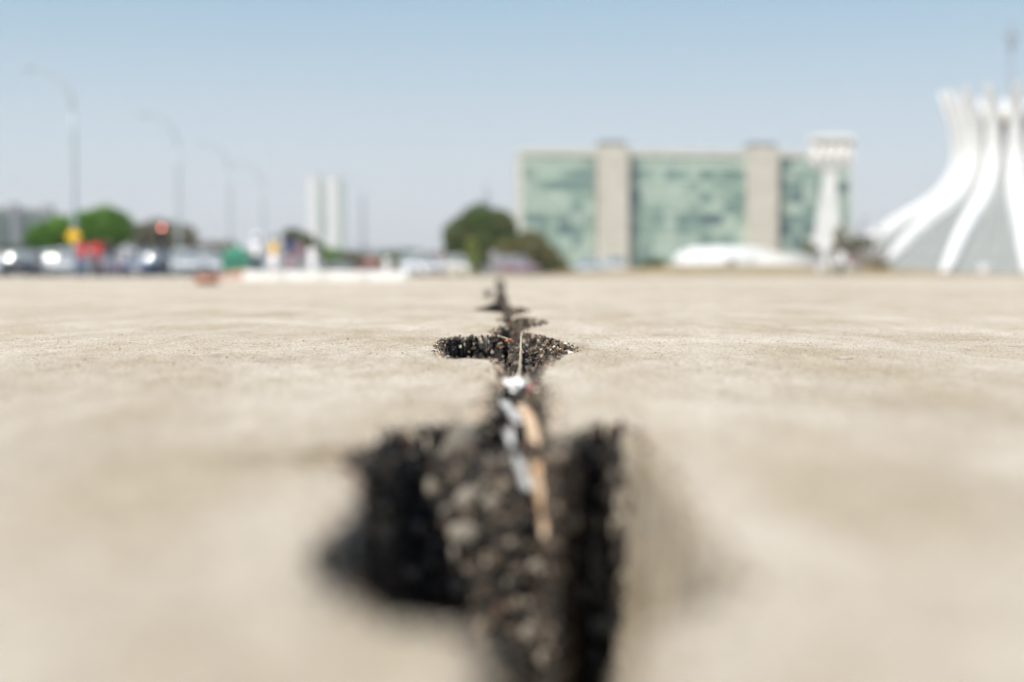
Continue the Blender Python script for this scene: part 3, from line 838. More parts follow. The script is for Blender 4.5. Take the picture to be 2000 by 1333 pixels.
px_tree('bush', 1645, 168, [(1640, 462, 12, 22), (1650, 486, 16, 14), (1632, 492, 14, 12)], 2200, 0.14, 'leafolive', 'taller green brown bush at the right foot of the bell tower', cat='bush', trunk_r=0.1, trunk_h=0.5)
px_tree('bush', 1678, 160, [(1672, 478, 20, 16), (1694, 474, 15, 12), (1665, 496, 18, 12)], 2300, 0.14, 'leafdark', 'dark brown bush in front of the leftmost church rib', cat='bush', trunk_r=0.1, trunk_h=0.5)
px_tree('bush', 1716, 150, [(1708, 516, 16, 11), (1725, 520, 14, 10)], 1200, 0.13, 'leafolive', 'low dull bush under the two leftmost church ribs', cat='bush', trunk_r=0.06, trunk_h=0.3)
px_tree('bush', 1275, 125, [(1265, 518, 16, 10), (1285, 516, 16, 11)], 1400, 0.12, 'leafdark', 'low dark bush at the base of the glass office block', cat='bush', trunk_r=0.06, trunk_h=0.3)
px_tree('tree', 585, 150, [(570, 462, 20, 16), (592, 470, 22, 16), (612, 484, 20, 14)], 2600, 0.17, 'leafdark', 'small dark tree left of the twin towers', group=GT, trunk_r=0.12)
px_tree('tree', 640, 170, [(628, 492, 14, 12), (650, 498, 14, 12)], 1300, 0.17, 'leafbright', 'small green tree between the feet of the twin towers', group=GT, trunk_r=0.1)
px_tree('tree', 400, 170, [(385, 488, 26, 12), (415, 486, 24, 14), (445, 484, 22, 14)], 2600, 0.2, 'leafgrey', 'low grey olive tree right of the red traffic light', group=GT, trunk_r=0.12)
px_tree('tree', 690, 260, [(678, 500, 18, 10), (700, 503, 18, 9)], 1400, 0.24, 'leafolive', 'small brownish tree right of the twin towers', group=GT, trunk_r=0.12)
px_tree('tree', 40, 140, [(20, 492, 26, 14), (60, 490, 28, 16)], 2600, 0.18, 'leafdark', 'low dark tree at the left edge under the far office block', group=GT, trunk_r=0.12)
# bare shrub
b = at(1700, 540, 158); root = empty('bare_shrub', (b.x, 158, -0.12)); tag(root, 'leafless grey brown shrub with fanned branches against the sky by the church', 'shrub')
mb = MB()
for i in range(46):
    a = random.uniform(-1.1, 1.1); ln = random.uniform(2.8, 6.8)*(1-0.3*abs(a)); az = random.uniform(0, PI)
    d = Vector((math.sin(a), 0.5*math.sin(az), math.cos(a)))
    p0 = Vector((random.uniform(-.3, .3), 0, 0)); p1 = p0 + d*ln*0.5; p2 = p0 + d*ln + Vector((random.uniform(-.5, .5), random.uniform(-.3, .3), 0.2))
    mb.tube([p0, p1, p2], [0.10, 0.07, 0.03], 5)
    for q in range(3):
        s = p1.lerp(p2, random.random()); mb.tube([s, s+Vector((random.uniform(-.7, .7), random.uniform(-.3, .3), random.uniform(.2, .8)))], [0.05, 0.02], 4)
mb.build('branches', M['palebark'], root)
# far wood
blobs = []
for i in range(90):
    x = -1150 + 2600*i/89 + random.uniform(-10, 10); blobs.append((x, 1000+random.uniform(-60, 60), 5+random.uniform(0, 5), 26, 20, random.uniform(7, 13)))
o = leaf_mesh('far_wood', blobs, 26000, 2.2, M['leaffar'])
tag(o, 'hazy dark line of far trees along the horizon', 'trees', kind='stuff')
hb = []
for i in range(26):
    hb.append((at(740+i*6, 500, 330).x, 330+random.uniform(-8, 8), 2.2+random.uniform(-.5, 1), 3.4, 3, random.uniform(1.8, 3)))
tag(leaf_mesh('hedgerow', hb, 7000, 0.4, M['leafdark']), 'dark hedge line behind the white parked cars at the centre', 'hedge', kind='stuff')

# ------------------------------------------------------------------ office blocks
def office(name, loc, rz, W, H, piers, label, seed, bays=28, floors=10, dark_near=True, depth=16.0, bias=0.0, pmat='beige', wmat='paleconc'):
    root = empty(name, loc, rz); tag(root, label, 'office building')
    r = random.Random(seed)
    mb = MB(); mb.box(0, W, 0.6, depth, 0, H-2.31); mb.build('wall', M['paleconc'], root)
    mb = MB(); mb.box(-0.5, W+0.5, -0.7, depth+0.5, H-2.0, H); mb.build('roof_slab', M['paleconc'], root, bevel=0.05)
    for e in (0, 1):
        mb = MB(); x = -0.6 if e == 0 else W+0.02
        mb.box(x, x+0.58, -0.6, depth, 0, H-2.31); mb.build('end_wall', M['paleconc'], root)
    for (a, b) in piers:
        mb = MB(); mb.box(a, b, -3.4, 0.5, 0, H+0.7); pr = mb.build('pier', M[pmat], root, bevel=0.06)
        mb = MB(); mb.box(a+0.5, b-0.5, -2.6, 4, H+0.72, H+2.1); mb.build('lift_housing', M['darkcap'], pr)
        mb = MB()
        for k in range(1, 8):
            zc = (H+0.7)*k/8; mb.box(a-0.01, b+0.01, -3.415, -3.40, zc, zc+0.06)
        tag(mb.build('pier_joints', M['kerb'], pr), kind='stuff')
    z0 = 1.8; fh = (H-2.5-z0)/floors; bw = W/bays
    fr = MB()
    for k in range(floors+1): fr.box(0, W, -0.32, 0.0, z0+fh*k-0.14, z0+fh*k+0.14)
    fr.build('floor_edges', M['frame'], root)
    mu = MB()
    for b_ in range(bays*3+1):
        x = W*b_/(bays*3); mu.box(x-0.05, x+0.05, -0.36, -0.322, z0, H-2.4)
    tag(mu.build('mullion', M['frame'], root), kind='stuff')
    meshes = {}
    for key in ('glassA', 'glassB', 'glassC', 'glassD'):
        q = MB(); q.box(-bw/2+0.06, bw/2-0.06, -0.04, 0.04, -fh/2+0.2, fh/2-0.2); meshes[key] = q.mesh('window_panel', M[key])
    for f_ in range(floors):
        for b_ in range(bays):
            xc = (b_+0.5)*bw
            if any(a < xc < c for a, c in piers): continue
            v = float(fbm(np.array([b_*0.42+seed]), np.array([f_*0.55+seed*2.0]), seed, 3)[0])*0.9 + r.uniform(-0.50, 0.46)
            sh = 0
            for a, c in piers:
                if 0 < xc-c < 7: sh = 0.22*(1-f_/floors) + 0.10  # panels right of a pier tinted darker: its cast shadow put into colour
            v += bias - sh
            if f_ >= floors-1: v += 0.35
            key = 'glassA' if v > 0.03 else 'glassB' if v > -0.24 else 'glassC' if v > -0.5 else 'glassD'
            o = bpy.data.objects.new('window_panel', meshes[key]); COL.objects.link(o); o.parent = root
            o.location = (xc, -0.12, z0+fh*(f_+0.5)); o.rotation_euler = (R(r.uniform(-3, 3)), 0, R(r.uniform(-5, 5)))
    mb = MB(); mb.box(1.0, W-1.0, -0.05, 0.3, 0, 1.6); mb.build('ground_floor_glazing', M['darkglass'], root)
    return root
a = at(1022, 540, 415); c = at(1655, 540, 426)
W = math.hypot(c.x-a.x, 11); rz = math.atan2(11, c.x-a.x)
k = 415/FPX
office('ministry_building', (a.x, 415, -0.1), rz, W, 36.6, [((1166-1022)*k, (1226-1022)*k), ((1460-1022)*k*1.012, (1520-1022)*k*1.012)],
       'wide green glazed office block with two beige concrete piers behind the dark tree', 6)
# the far block at the left edge
L0 = at(-190, 540, 640); L1 = at(103, 540, 700)
Wl = math.hypot(L1.x-L0.x, 60)
office('ministry_building', (L0.x, 640, -0.1), math.atan2(60, L1.x-L0.x), Wl, 31.5, [(Wl-22.5, Wl-19), (Wl-3.5, Wl-0.5), (Wl-56, Wl-50)],
       'far dark teal office block cut by the left edge above the parked cars', 4, bays=20, floors=9, bias=-0.42, pmat='mastgrey')

# ------------------------------------------------------------------ twin towers, mast, low pavilion
root = empty('twin_tower_building', (at(640, 540, 1460).x, 1460, -2)); tag(root, 'pair of far pale slab towers joined by a bridge on the horizon', 'tower')
kk = 1460/FPX
def tower_part(x0, x1, seed):
    w = (x1-x0)*kk; xx = (x0-640)*kk
    b = MB(); b.box(xx, xx+w, 0, 30, 0, 101.5); tw = b.build('tower', M['white'], root, bevel=0.2)
    g = MB(); g.box(xx+w+0.02, xx+w+4.2, 3.0, 27, 0, 100); g.build('shaded_side', M['glassA'], tw)  # tower's shaded side: the shade is put into this strip's colour
    g = MB(); g.box(xx-0.3, xx+w+0.3, -0.3, 30.3, 101.52, 102.4); g.build('roof_slab', M['paleconc'], tw)
tower_part(601, 622, 1); tower_part(638, 661, 2)
b = MB(); b.box((622-640)*kk+4.25, (638-640)*kk-0.05, 8, 20, 46, 58); b.build('bridge', M['glassB'], root)
b = MB(); b.box(-60, 62, 34, 70, 0, 7); b.build('podium', M['white'], root)
root = empty('flag_mast', (at(709, 540, 1300).x, 1300, -1)); tag(root, 'tall faint flag mast right of the twin towers', 'mast')
mb = MB()
for q in range(6): mb.tube([(1.3*math.cos(q*PI/3), 1.3*math.sin(q*PI/3), 0), (0.8*math.cos(q*PI/3), 0.8*math.sin(q*PI/3), 74)], [0.5, 0.35], 6)
mb.build('pole', M['mastgrey'], root)
for q in range(1, 9):
    mb = MB(); mb.lathe([(1.75, 8*q+2), (1.75, 8*q+3)], 12); mb.build('collar', M['mastgrey'], root)
root = empty('radio_mast', (at(950, 540, 700).x, 700, -1)); tag(root, 'short grey mast showing above the dark domed tree', 'mast')
mb = MB(); mb.tube([(0, 0, 0), (0, 0, 38), (0, 0, 44)], [1.2, 1.0, 0.5], 8); mb.build('pole', M['mastgrey'], root)
mb = MB(); mb.lathe([(2.2, 34), (2.4, 35), (2.4, 36.5), (2.0, 37)], 14); mb.build('platform', M['mastgrey'], root)
# low red-roofed pavilion
pX = at(716, 540, 300).x
root = empty('pavilion', (pX, 300, -0.1)); tag(root, 'low reddish brown pavilion right of the twin towers', 'building')
mb = MB(); mb.box(-2.6, 2.6, 0, 4, 0, 2.6); mb.build('wall', M['rust'], root)
mb = MB(); mb.add([(-3, -.4, 2.62), (3, -.4, 2.62), (3, 4.4, 2.62), (-3, 4.4, 2.62), (-1.6, 2, 3.7), (1.6, 2, 3.7)], [(0, 1, 5, 4), (1, 2, 5), (2, 3, 4, 5), (3, 0, 4), (3, 2, 1, 0)]); mb.build('roof', M['rust'], root)
mb = MB(); mb.box(-0.5, 0.5, -0.05, 0.02, 0, 2.1); mb.build('door', M['darkcap'], root)
for sx in (-1.7, 1.7):
    mb = MB(); mb.box(sx-0.5, sx+0.5, -0.05, 0.02, 1.0, 1.9); mb.build('window', M['darkglass'], root)

# ------------------------------------------------------------------ cathedral
CY = 295.0
cx = at(1968, 540, CY).x
root = empty('cathedral', (cx, CY, -0.1)); tag(root, 'white crown shaped church of curved concrete ribs at the right edge', 'church')
prof = [(38.8, 0.0), (34.4, 3.6), (28.7, 8.4), (22.8, 12.4), (16.4, 16.4), (12.9, 20.2), (11.5, 24.6), (11.8, 29.4), (12.9, 33.4), (14.4, 37.6)]
def pr(z, P=prof):
    for (r0, z0), (r1, z1) in zip(P, P[1:]):
        if z <= z1: return r0 + (r1-r0)*(z-z0)/(z1-z0)
    return P[-1][0]
# smooth profile with more stations
def catmull(P, n):
    out = []
    for i in range(len(P)-1):
        p0 = P[max(i-1, 0)]; p1 = P[i]; p2 = P[i+1]; p3 = P[min(i+2, len(P)-1)]
        for j in range(n):
            t = j/n
            out.append(tuple(0.5*((2*b)+(-a+c)*t+(2*a-5*b+4*c-d)*t*t+(-a+3*b-3*c+d)*t**3) for a, b, c, d in zip(p0, p1, p2, p3)))
    out.append(P[-1]); return out
PS = catmull(prof, 3)
mb = MB(); secs = []
nst = len(PS)
for i, (r_, z_) in enumerate(PS):
    a = PS[max(i-1, 0)]; b = PS[min(i+1, nst-1)]
    t = Vector((b[0]-a[0], 0, b[1]-a[1])).normalized(); inn = Vector((-t.z, 0, t.x))
    if inn.x > 0: inn = -inn
    u = i/(nst-1)
    dep = 1.5 + 3.8*math.sin(PI*min(1, u*1.0))**0.75
    if u > 0.72: dep *= 1 - 0.35*(u-0.72)/0.28
    hw = 0.65 + 1.2*math.sin(PI*u)**0.7
    o_ = Vector((r_, 0, z_)); q = o_ + inn*dep
    w = Vector((0, 1, 0))
    secs.append([o_+w*hw*0.75, o_-w*hw*0.75, o_+inn*dep*0.25-w*hw, q-w*hw*0.6, q+w*hw*0.6, o_+inn*dep*0.25+w*hw])
mb.loft(secs)
ribmesh = mb.mesh('rib', M['white'], smooth=False)
TH0 = R(-90+8.5)
gm = MB(); gmx = MB()
zs = [0.0, 2.5, 5.0, 7.5, 10, 12.5, 15, 17.5, 20, 22.5, 25, 27]
def inner(z): return max(pr(z) - (2.6 if z < 18 else 2.9), 7.6)
da = 2*PI/16; NA = 6
for i in range(len(zs)-1):
    for j in range(NA):
        a0 = da*j/NA; a1 = da*(j+1)/NA; r0 = inner(zs[i]); r1 = inner(zs[i+1])
        gm.add([(r0*math.cos(a0), r0*math.sin(a0), zs[i]), (r0*math.cos(a1), r0*math.sin(a1), zs[i]), (r1*math.cos(a1), r1*math.sin(a1), zs[i+1]), (r1*math.cos(a0), r1*math.sin(a0), zs[i+1])], [(0, 1, 2, 3)])
for i in range(len(zs)):
    r0 = inner(zs[i])+0.08
    gmx.tube([(r0*math.cos(da*j/NA), r0*math.sin(da*j/NA), zs[i]) for j in range(NA+1)], 0.07, 4)
for j in range(1, NA):
    gmx.tube([((inner(z)+0.08)*math.cos(da*j/NA), (inner(z)+0.08)*math.sin(da*j/NA), z) for z in zs], 0.06, 4)
gmesh = gm.mesh('glass_panel', M['skyglass']); gxmesh = gmx.mesh('lattice', M['steel'])
for k in range(16):
    o = bpy.data.objects.new('rib', ribmesh); COL.objects.link(o); o.parent = root; o.rotation_euler = (0, 0, TH0 + da*k)
    o = bpy.data.objects.new('glass_panel', gmesh); COL.objects.link(o); o.parent = root; o.rotation_euler = (0, 0, TH0 + da*k)
    q = bpy.data.objects.new('lattice', gxmesh); COL.objects.link(q); q.parent = o
mb = MB(); mb.lathe([(7.4, 26.9), (8.3, 27.2), (8.3, 30.6), (7.4, 30.9)], 48); mb.build('crown_glazing', M['darkglass'], root)
mb = MB(); mb.lathe([(8.9, 30.92), (9.4, 31.1), (9.4, 32.3), (8.6, 32.6)], 48); mb.build('roof_disc', M['beige'], root)
mb = MB(); mb.tube([(0, 0, 32.6), (0, 0, 44), (0, 0, 52)], [0.32, 0.26, 0.2], 8)
cr = mb.build('cross', M['mastgrey'], root)
mb = MB(); mb.box(-1.6, 1.6, -0.3, 0.3, 48.6, 49.5); mb.build('cross_arm', M['mastgrey'], cr)
mb = MB(); mb.lathe([(0.5, 46.6), (0.95, 47.0), (1.0, 47.5), (0.5, 47.9)], 12); mb.build('cross_boss', M['mastgrey'], cr)
mb = MB(); mb.lathe([(41, 0.1), (41, 0.35), (40.6, 0.4)], 64); mb.build('plinth', M['kerb'], root)

# bell tower
BY = 198.0; bx = at(1617, 540, BY).x
root = empty('bell_tower', (bx, BY, -0.1)); tag(root, 'white slender bell tower with a broad bell frame on a flared stem', 'bell tower')
secs = []
for z, hw, hd in [(0, 3.4, 1.1), (1.5, 3.1, 1.05), (3, 2.7, 1.0), (4.5, 2.25, 0.95), (6, 1.8, 0.9), (8, 1.4, 0.85), (11, 1.02, 0.8), (13.4, 0.85, 0.75), (14.78, 0.8, 0.7)]:
    secs.append([(-hw, -hd, z), (hw, -hd, z), (hw, hd, z), (-hw, hd, z)])
mb = MB(); mb.loft(secs); mb.build('stem', M['white'], root, bevel=0.05)
mb = MB()
x0, x1 = (1580-1617)*BY/FPX, (1662-1617)*BY/FPX
mb.loft([[(x0+0.5, -0.9, 14.8), (x1-0.5, -0.9, 14.8), (x1-0.5, 0.9, 14.8), (x0+0.5, 0.9, 14.8)], [(x0, -1.1, 15.7), (x1, -1.1, 15.7), (x1, 1.1, 15.7), (x0, 1.1, 15.7)]])
mb.build('cross_beam', M['white'], root)
for i in range(5):
    xc = x0+0.3 + (x1-x0-0.6)*i/4
    mb = MB(); mb.loft([[(xc-0.5, -0.55, 15.72), (xc+0.5, -0.55, 15.72), (xc+0.5, 0.2, 15.72), (xc-0.5, 0.2, 15.72)], [(xc-0.42, -0.5, 18.5), (xc+0.42, -0.5, 18.5), (xc+0.42, 0.2, 18.5), (xc-0.42, 0.2, 18.5)]])
    mb.build('upright', M['white'], root)
mb = MB(); mb.box(x0+0.12, x1-0.12, -0.28, 0.19, 15.73, 18.5); mb.build('back_panel', M['white'], root)
mb = MB(); mb.box(x0, x1, -1.1, 1.1, 18.52, 19.4); mb.build('top_beam', M['white'], root, bevel=0.05)
for i in range(4):
    xc = x0+0.3 + (x1-x0-0.6)*(i+0.5)/4
    mb = MB(); mb.lathe([(0.62, 16.3), (0.55, 16.6), (0.48, 17.2), (0.38, 17.8), (0.16, 18.1), (0.08, 18.5)], 18, c=(xc, -0.35, 0))
    bl = mb.build('bell', M['bronze'], root, smooth=True)
    mb = MB(); mb.tube([(xc, -.35, 17.5), (xc, -.35, 16.15)], [0.05, 0.1], 6); mb.build('clapper', M['darksteel'], bl)

# baptistery dome and low white wall
DY = 175.0; c = at(1415, 540, DY)
root = empty('baptistery', (c.x, DY, -0.1)); tag(root, 'low white egg shaped dome in front of the office block', 'building')
rr = 100*DY/FPX
P = [(rr*0.90, 0.0), (rr*0.97, 0.5), (rr, 1.2), (rr*0.99, 1.9), (rr*0.95, 2.5), (rr*0.87, 3.0), (rr*0.72, 3.35), (rr*0.48, 3.52), (rr*0.2, 3.58), (0.05, 3.6)]
mb = MB(); mb.lathe(catmull(P, 2), 56, sy=0.8); mb.build('shell', M['white'], root, smooth=True)
mb = MB(); mb.lathe([(rr*0.9, 0.0), (rr*0.9, 0.25)], 48, sy=0.8, c=(0, 0, 0.02)); 
mb = MB(); mb.box(-0.5, 0.5, -rr*0.81, -rr*0.74, 0.1, 2.0); mb.build('door', M['darkcap'], root)
x0 = at(1480, 540, 150).x; x1 = at(1604, 540, 150).x
root = empty('low_wall', ((x0+x1)/2, 150, -0.1)); tag(root, 'low curved white wall between the dome and the bell tower', 'wall')
secs = []
for i in range(15):
    u = i/14*2-1; xx = (x1-x0)/2*u; yy = 1.6*u*u; hh = 2.55 - 0.35*(i/14)
    secs.append([(xx, yy-0.2, 0), (xx, yy+0.2, 0), (xx, yy+0.2, hh), (xx, yy-0.2, hh)])
mb = MB(); mb.loft(secs); mb.build('wall_body', M['white'], root)
mb = MB(); mb.loft([[(a[0]*1.005, a[1]-0.06, a[2]+h2) for a, h2 in zip([s[3], s[2], s[2], s[3]], (0.01, 0.01, 0.12, 0.12))] for s in secs]); mb.build('coping', M['whitelow'], root)

# ------------------------------------------------------------------ street lamps
def lamp_post():
    root = empty('street_lamp')
    mb = MB(); n = 9
    mb.tube([(0, 0, -0.1), (0, 0, 4), (0, 0, 8.0), (-0.03, 0, 9.4)], [0.15, 0.13, 0.11, 0.10], 10)
    mb.build('pole', M['steel'], root, smooth=True)
    pts = []
    for i in range(12):
        t = i/11*R(78); pts.append((-0.03-2.1*(1-math.cos(t))*0.95, 0, 9.4+2.35*math.sin(t)))
    pts.append((pts[-1][0]-0.35, 0, pts[-1][2]+0.06))
    mb = MB(); mb.tube(pts, [0.11-0.003*i for i in range(13)], 8); mb.build('arm', M['steel'], root, smooth=True)
    e = pts[-1]
    mb = MB(); secs = []
    for u, w, h in [(0, .07, .06), (0.15, .15, .09), (0.5, .18, .11), (0.8, .14, .08), (0.92, .05, .03)]:
        secs.append([(e[0]-u, w*math.cos(a), e[2]+0.02+0.05*u+h*math.sin(a)) for a in [2*PI*k/8 for k in range(8)]])
    mb.loft(secs); hd = mb.build('lamp_head', M['steel'], root, smooth=True)
    mb = MB(); mb.box(e[0]-0.75, e[0]-0.2, -0.11, 0.11, e[2]-0.09, e[2]-0.05); mb.build('lens', M['lampglass'], hd)
    mb = MB(); mb.lathe([(0.3, -0.1), (0.3, -0.04), (0.2, 0.0), (0.19, 0.35)], 10); mb.build('base', M['steel'], root)
    return root
LP = [(147, 80.5, 'nearest and tallest curved street lamp, at the far left'), (350, 104, 'second curved street lamp, fainter, right of the tallest one'),
      (450, 127, 'third street lamp along the road, very faint'), (514, 150, 'fourth street lamp receding toward the twin towers'),
      ]
proto = None
for i, (px, Y, lab) in enumerate(LP):
    o = lamp_post() if proto is None else copy_tree(proto)
    proto = proto or o
    o.location = (at(px, 540, Y).x, Y, -0.1)
    tag(o, lab, 'street lamp', 'street lamps along the road')

# ------------------------------------------------------------------ signs, traffic light
def place_sign():
    b = at(144, 540, 62); root = empty('warning_sign', (b.x, 62, -0.02)); tag(root, 'yellow diamond warning sign on a grey post before the green trees', 'road sign')
    top_z = at(144, 460, 62).z
    mb = MB(); mb.tube([(0, 0.04, 0), (0, 0.04, top_z+0.35)], 0.035, 8); mb.build('post', M['steel'], root)
    s = 0.36
    mb = MB(); mb.add([(0, -.02, top_z-s), (s, -.02, top_z), (0, -.02, top_z+s), (-s, -.02, top_z), (0, 0, top_z-s), (s, 0, top_z), (0, 0, top_z+s), (-s, 0, top_z)],
                      [(0, 1, 2, 3), (7, 6, 5, 4), (0, 4, 5, 1), (1, 5, 6, 2), (2, 6, 7, 3), (3, 7, 4, 0)]); f = mb.build('sign_plate', M['signyellow'], root)
    mb = MB()
    for i in range(4):
        a0 = PI/2*i; q = [(math.sin(a0)*t, math.cos(a0)*t) for t in (s*0.93, s*0.88)]; a1 = a0+PI/2; w = [(math.sin(a1)*t, math.cos(a1)*t) for t in (s*0.93, s*0.88)]
        mb.add([(q[0][0], -.024, top_z+q[0][1]), (w[0][0], -.024, top_z+w[0][1]), (w[1][0], -.024, top_z+w[1][1]), (q[1][0], -.024, top_z+q[1][1])], [(0, 1, 2, 3)])
    mb.build('sign_border', M['signblack'], f)
place_sign()
b = at(318, 540, 66); root = empty('traffic_light', (b.x, 66, -0.12)); tag(root, 'traffic light showing red on a dark post in front of the dusty tree', 'traffic light')
tz = at(318, 440, 66).z
mb = MB(); mb.tube([(0, 0.1, 0), (0, 0.1, tz+0.2)], [0.09, 0.06], 10); mb.build('post', M['darksteel'], root)
mb = MB(); mb.box(-0.16, 0.16, -0.1, 0.08, tz-0.72, tz+0.18); hs = mb.build('housing', M['signblack'], root, bevel=0.02)
for i, (z, m_) in enumerate([(tz, 'redlight'), (tz-0.28, 'deadlens'), (tz-0.56, 'deadlens')]):
    mb = MB(); n = 20; r_ = 0.075
    mb.add([(r_*math.cos(2*PI*k/n), -0.105, z+r_*math.sin(2*PI*k/n)) for k in range(n)] + [(r_*0.6*math.cos(2*PI*k/n), -0.125, z+r_*0.6*math.sin(2*PI*k/n)) for k in range(n)],
           [(k, (k+1) % n, n+(k+1) % n, n+k) for k in range(n)] + [tuple(range(n, 2*n))]); mb.build('lens', M[m_], hs)
    mb = MB(); mb.add([(0.125*math.cos(t), -y, z+0.125*math.sin(t)) for y in (0.102, 0.25) for t in [R(200-k*22) for k in range(11)]], [(k, k+1, 12+k, 11+k) for k in range(10)]); mb.build('visor', M['signblack'], hs)

# green vendor stall
b = at(463, 540, 72); root = empty('vendor_stall', (b.x, 72, -0.1)); tag(root, 'green tarpaulin vendor stall between the parked cars and the white kerb', 'stall'); root.scale = (0.88, 0.88, 0.8)
for sx in (-0.7, 0.7):
    for sy in (-0.6, 0.6):
        mb = MB(); mb.tube([(sx, sy, 0), (sx, sy, 1.55)], 0.03, 6); mb.build('leg', M['steel'], root)
mb = MB()
mb.add([(-.82, -.72, 1.45), (.82, -.72, 1.45), (.82, .72, 1.45), (-.82, .72, 1.45), (-.3, 0, 1.95), (.3, 0, 1.95), (-.82, -.72, 1.3), (.82, -.72, 1.3), (.82, .72, 1.3), (-.82, .72, 1.3)],
       [(0, 1, 5, 4), (1, 2, 5), (2, 3, 4, 5), (3, 0, 4), (6, 7, 1, 0), (7, 8, 2, 1), (8, 9, 3, 2), (9, 6, 0, 3)]); mb.build('canopy', M['tarp'], root)
mb = MB(); mb.box(-.76, .76, -.66, -.63, 0.35, 1.29); mb.box(-.77, -.74, -.62, .6, 0.35, 1.29); mb.build('side_curtain', M['tarp'], root)
mb = MB(); mb.box(-.72, .72, -.6, .6, 0.62, 0.68); mb.build('counter', M['kerb'], root)

# white kerb block
KY = 24.0; x0 = at(474, 549, KY).x; x1 = at(798, 549, KY).x
root = empty('white_kerb', ((x0+x1)/2, KY, 0)); tag(root, 'long low whitewashed kerb block across the plaza left of the crack', 'kerb')
n = 4; wk = (x1-x0)/n
for i in range(n):
    mb = MB(); mb.box(-wk/2+0.006, wk/2-0.006, 0, 0.4, -0.01, 0.165+0.004*(i % 2))
    mb.build('block', M['whitelow'], root, bevel=0.012, loc=(-(x1-x0)/2+wk*(i+0.5), 0, 0))

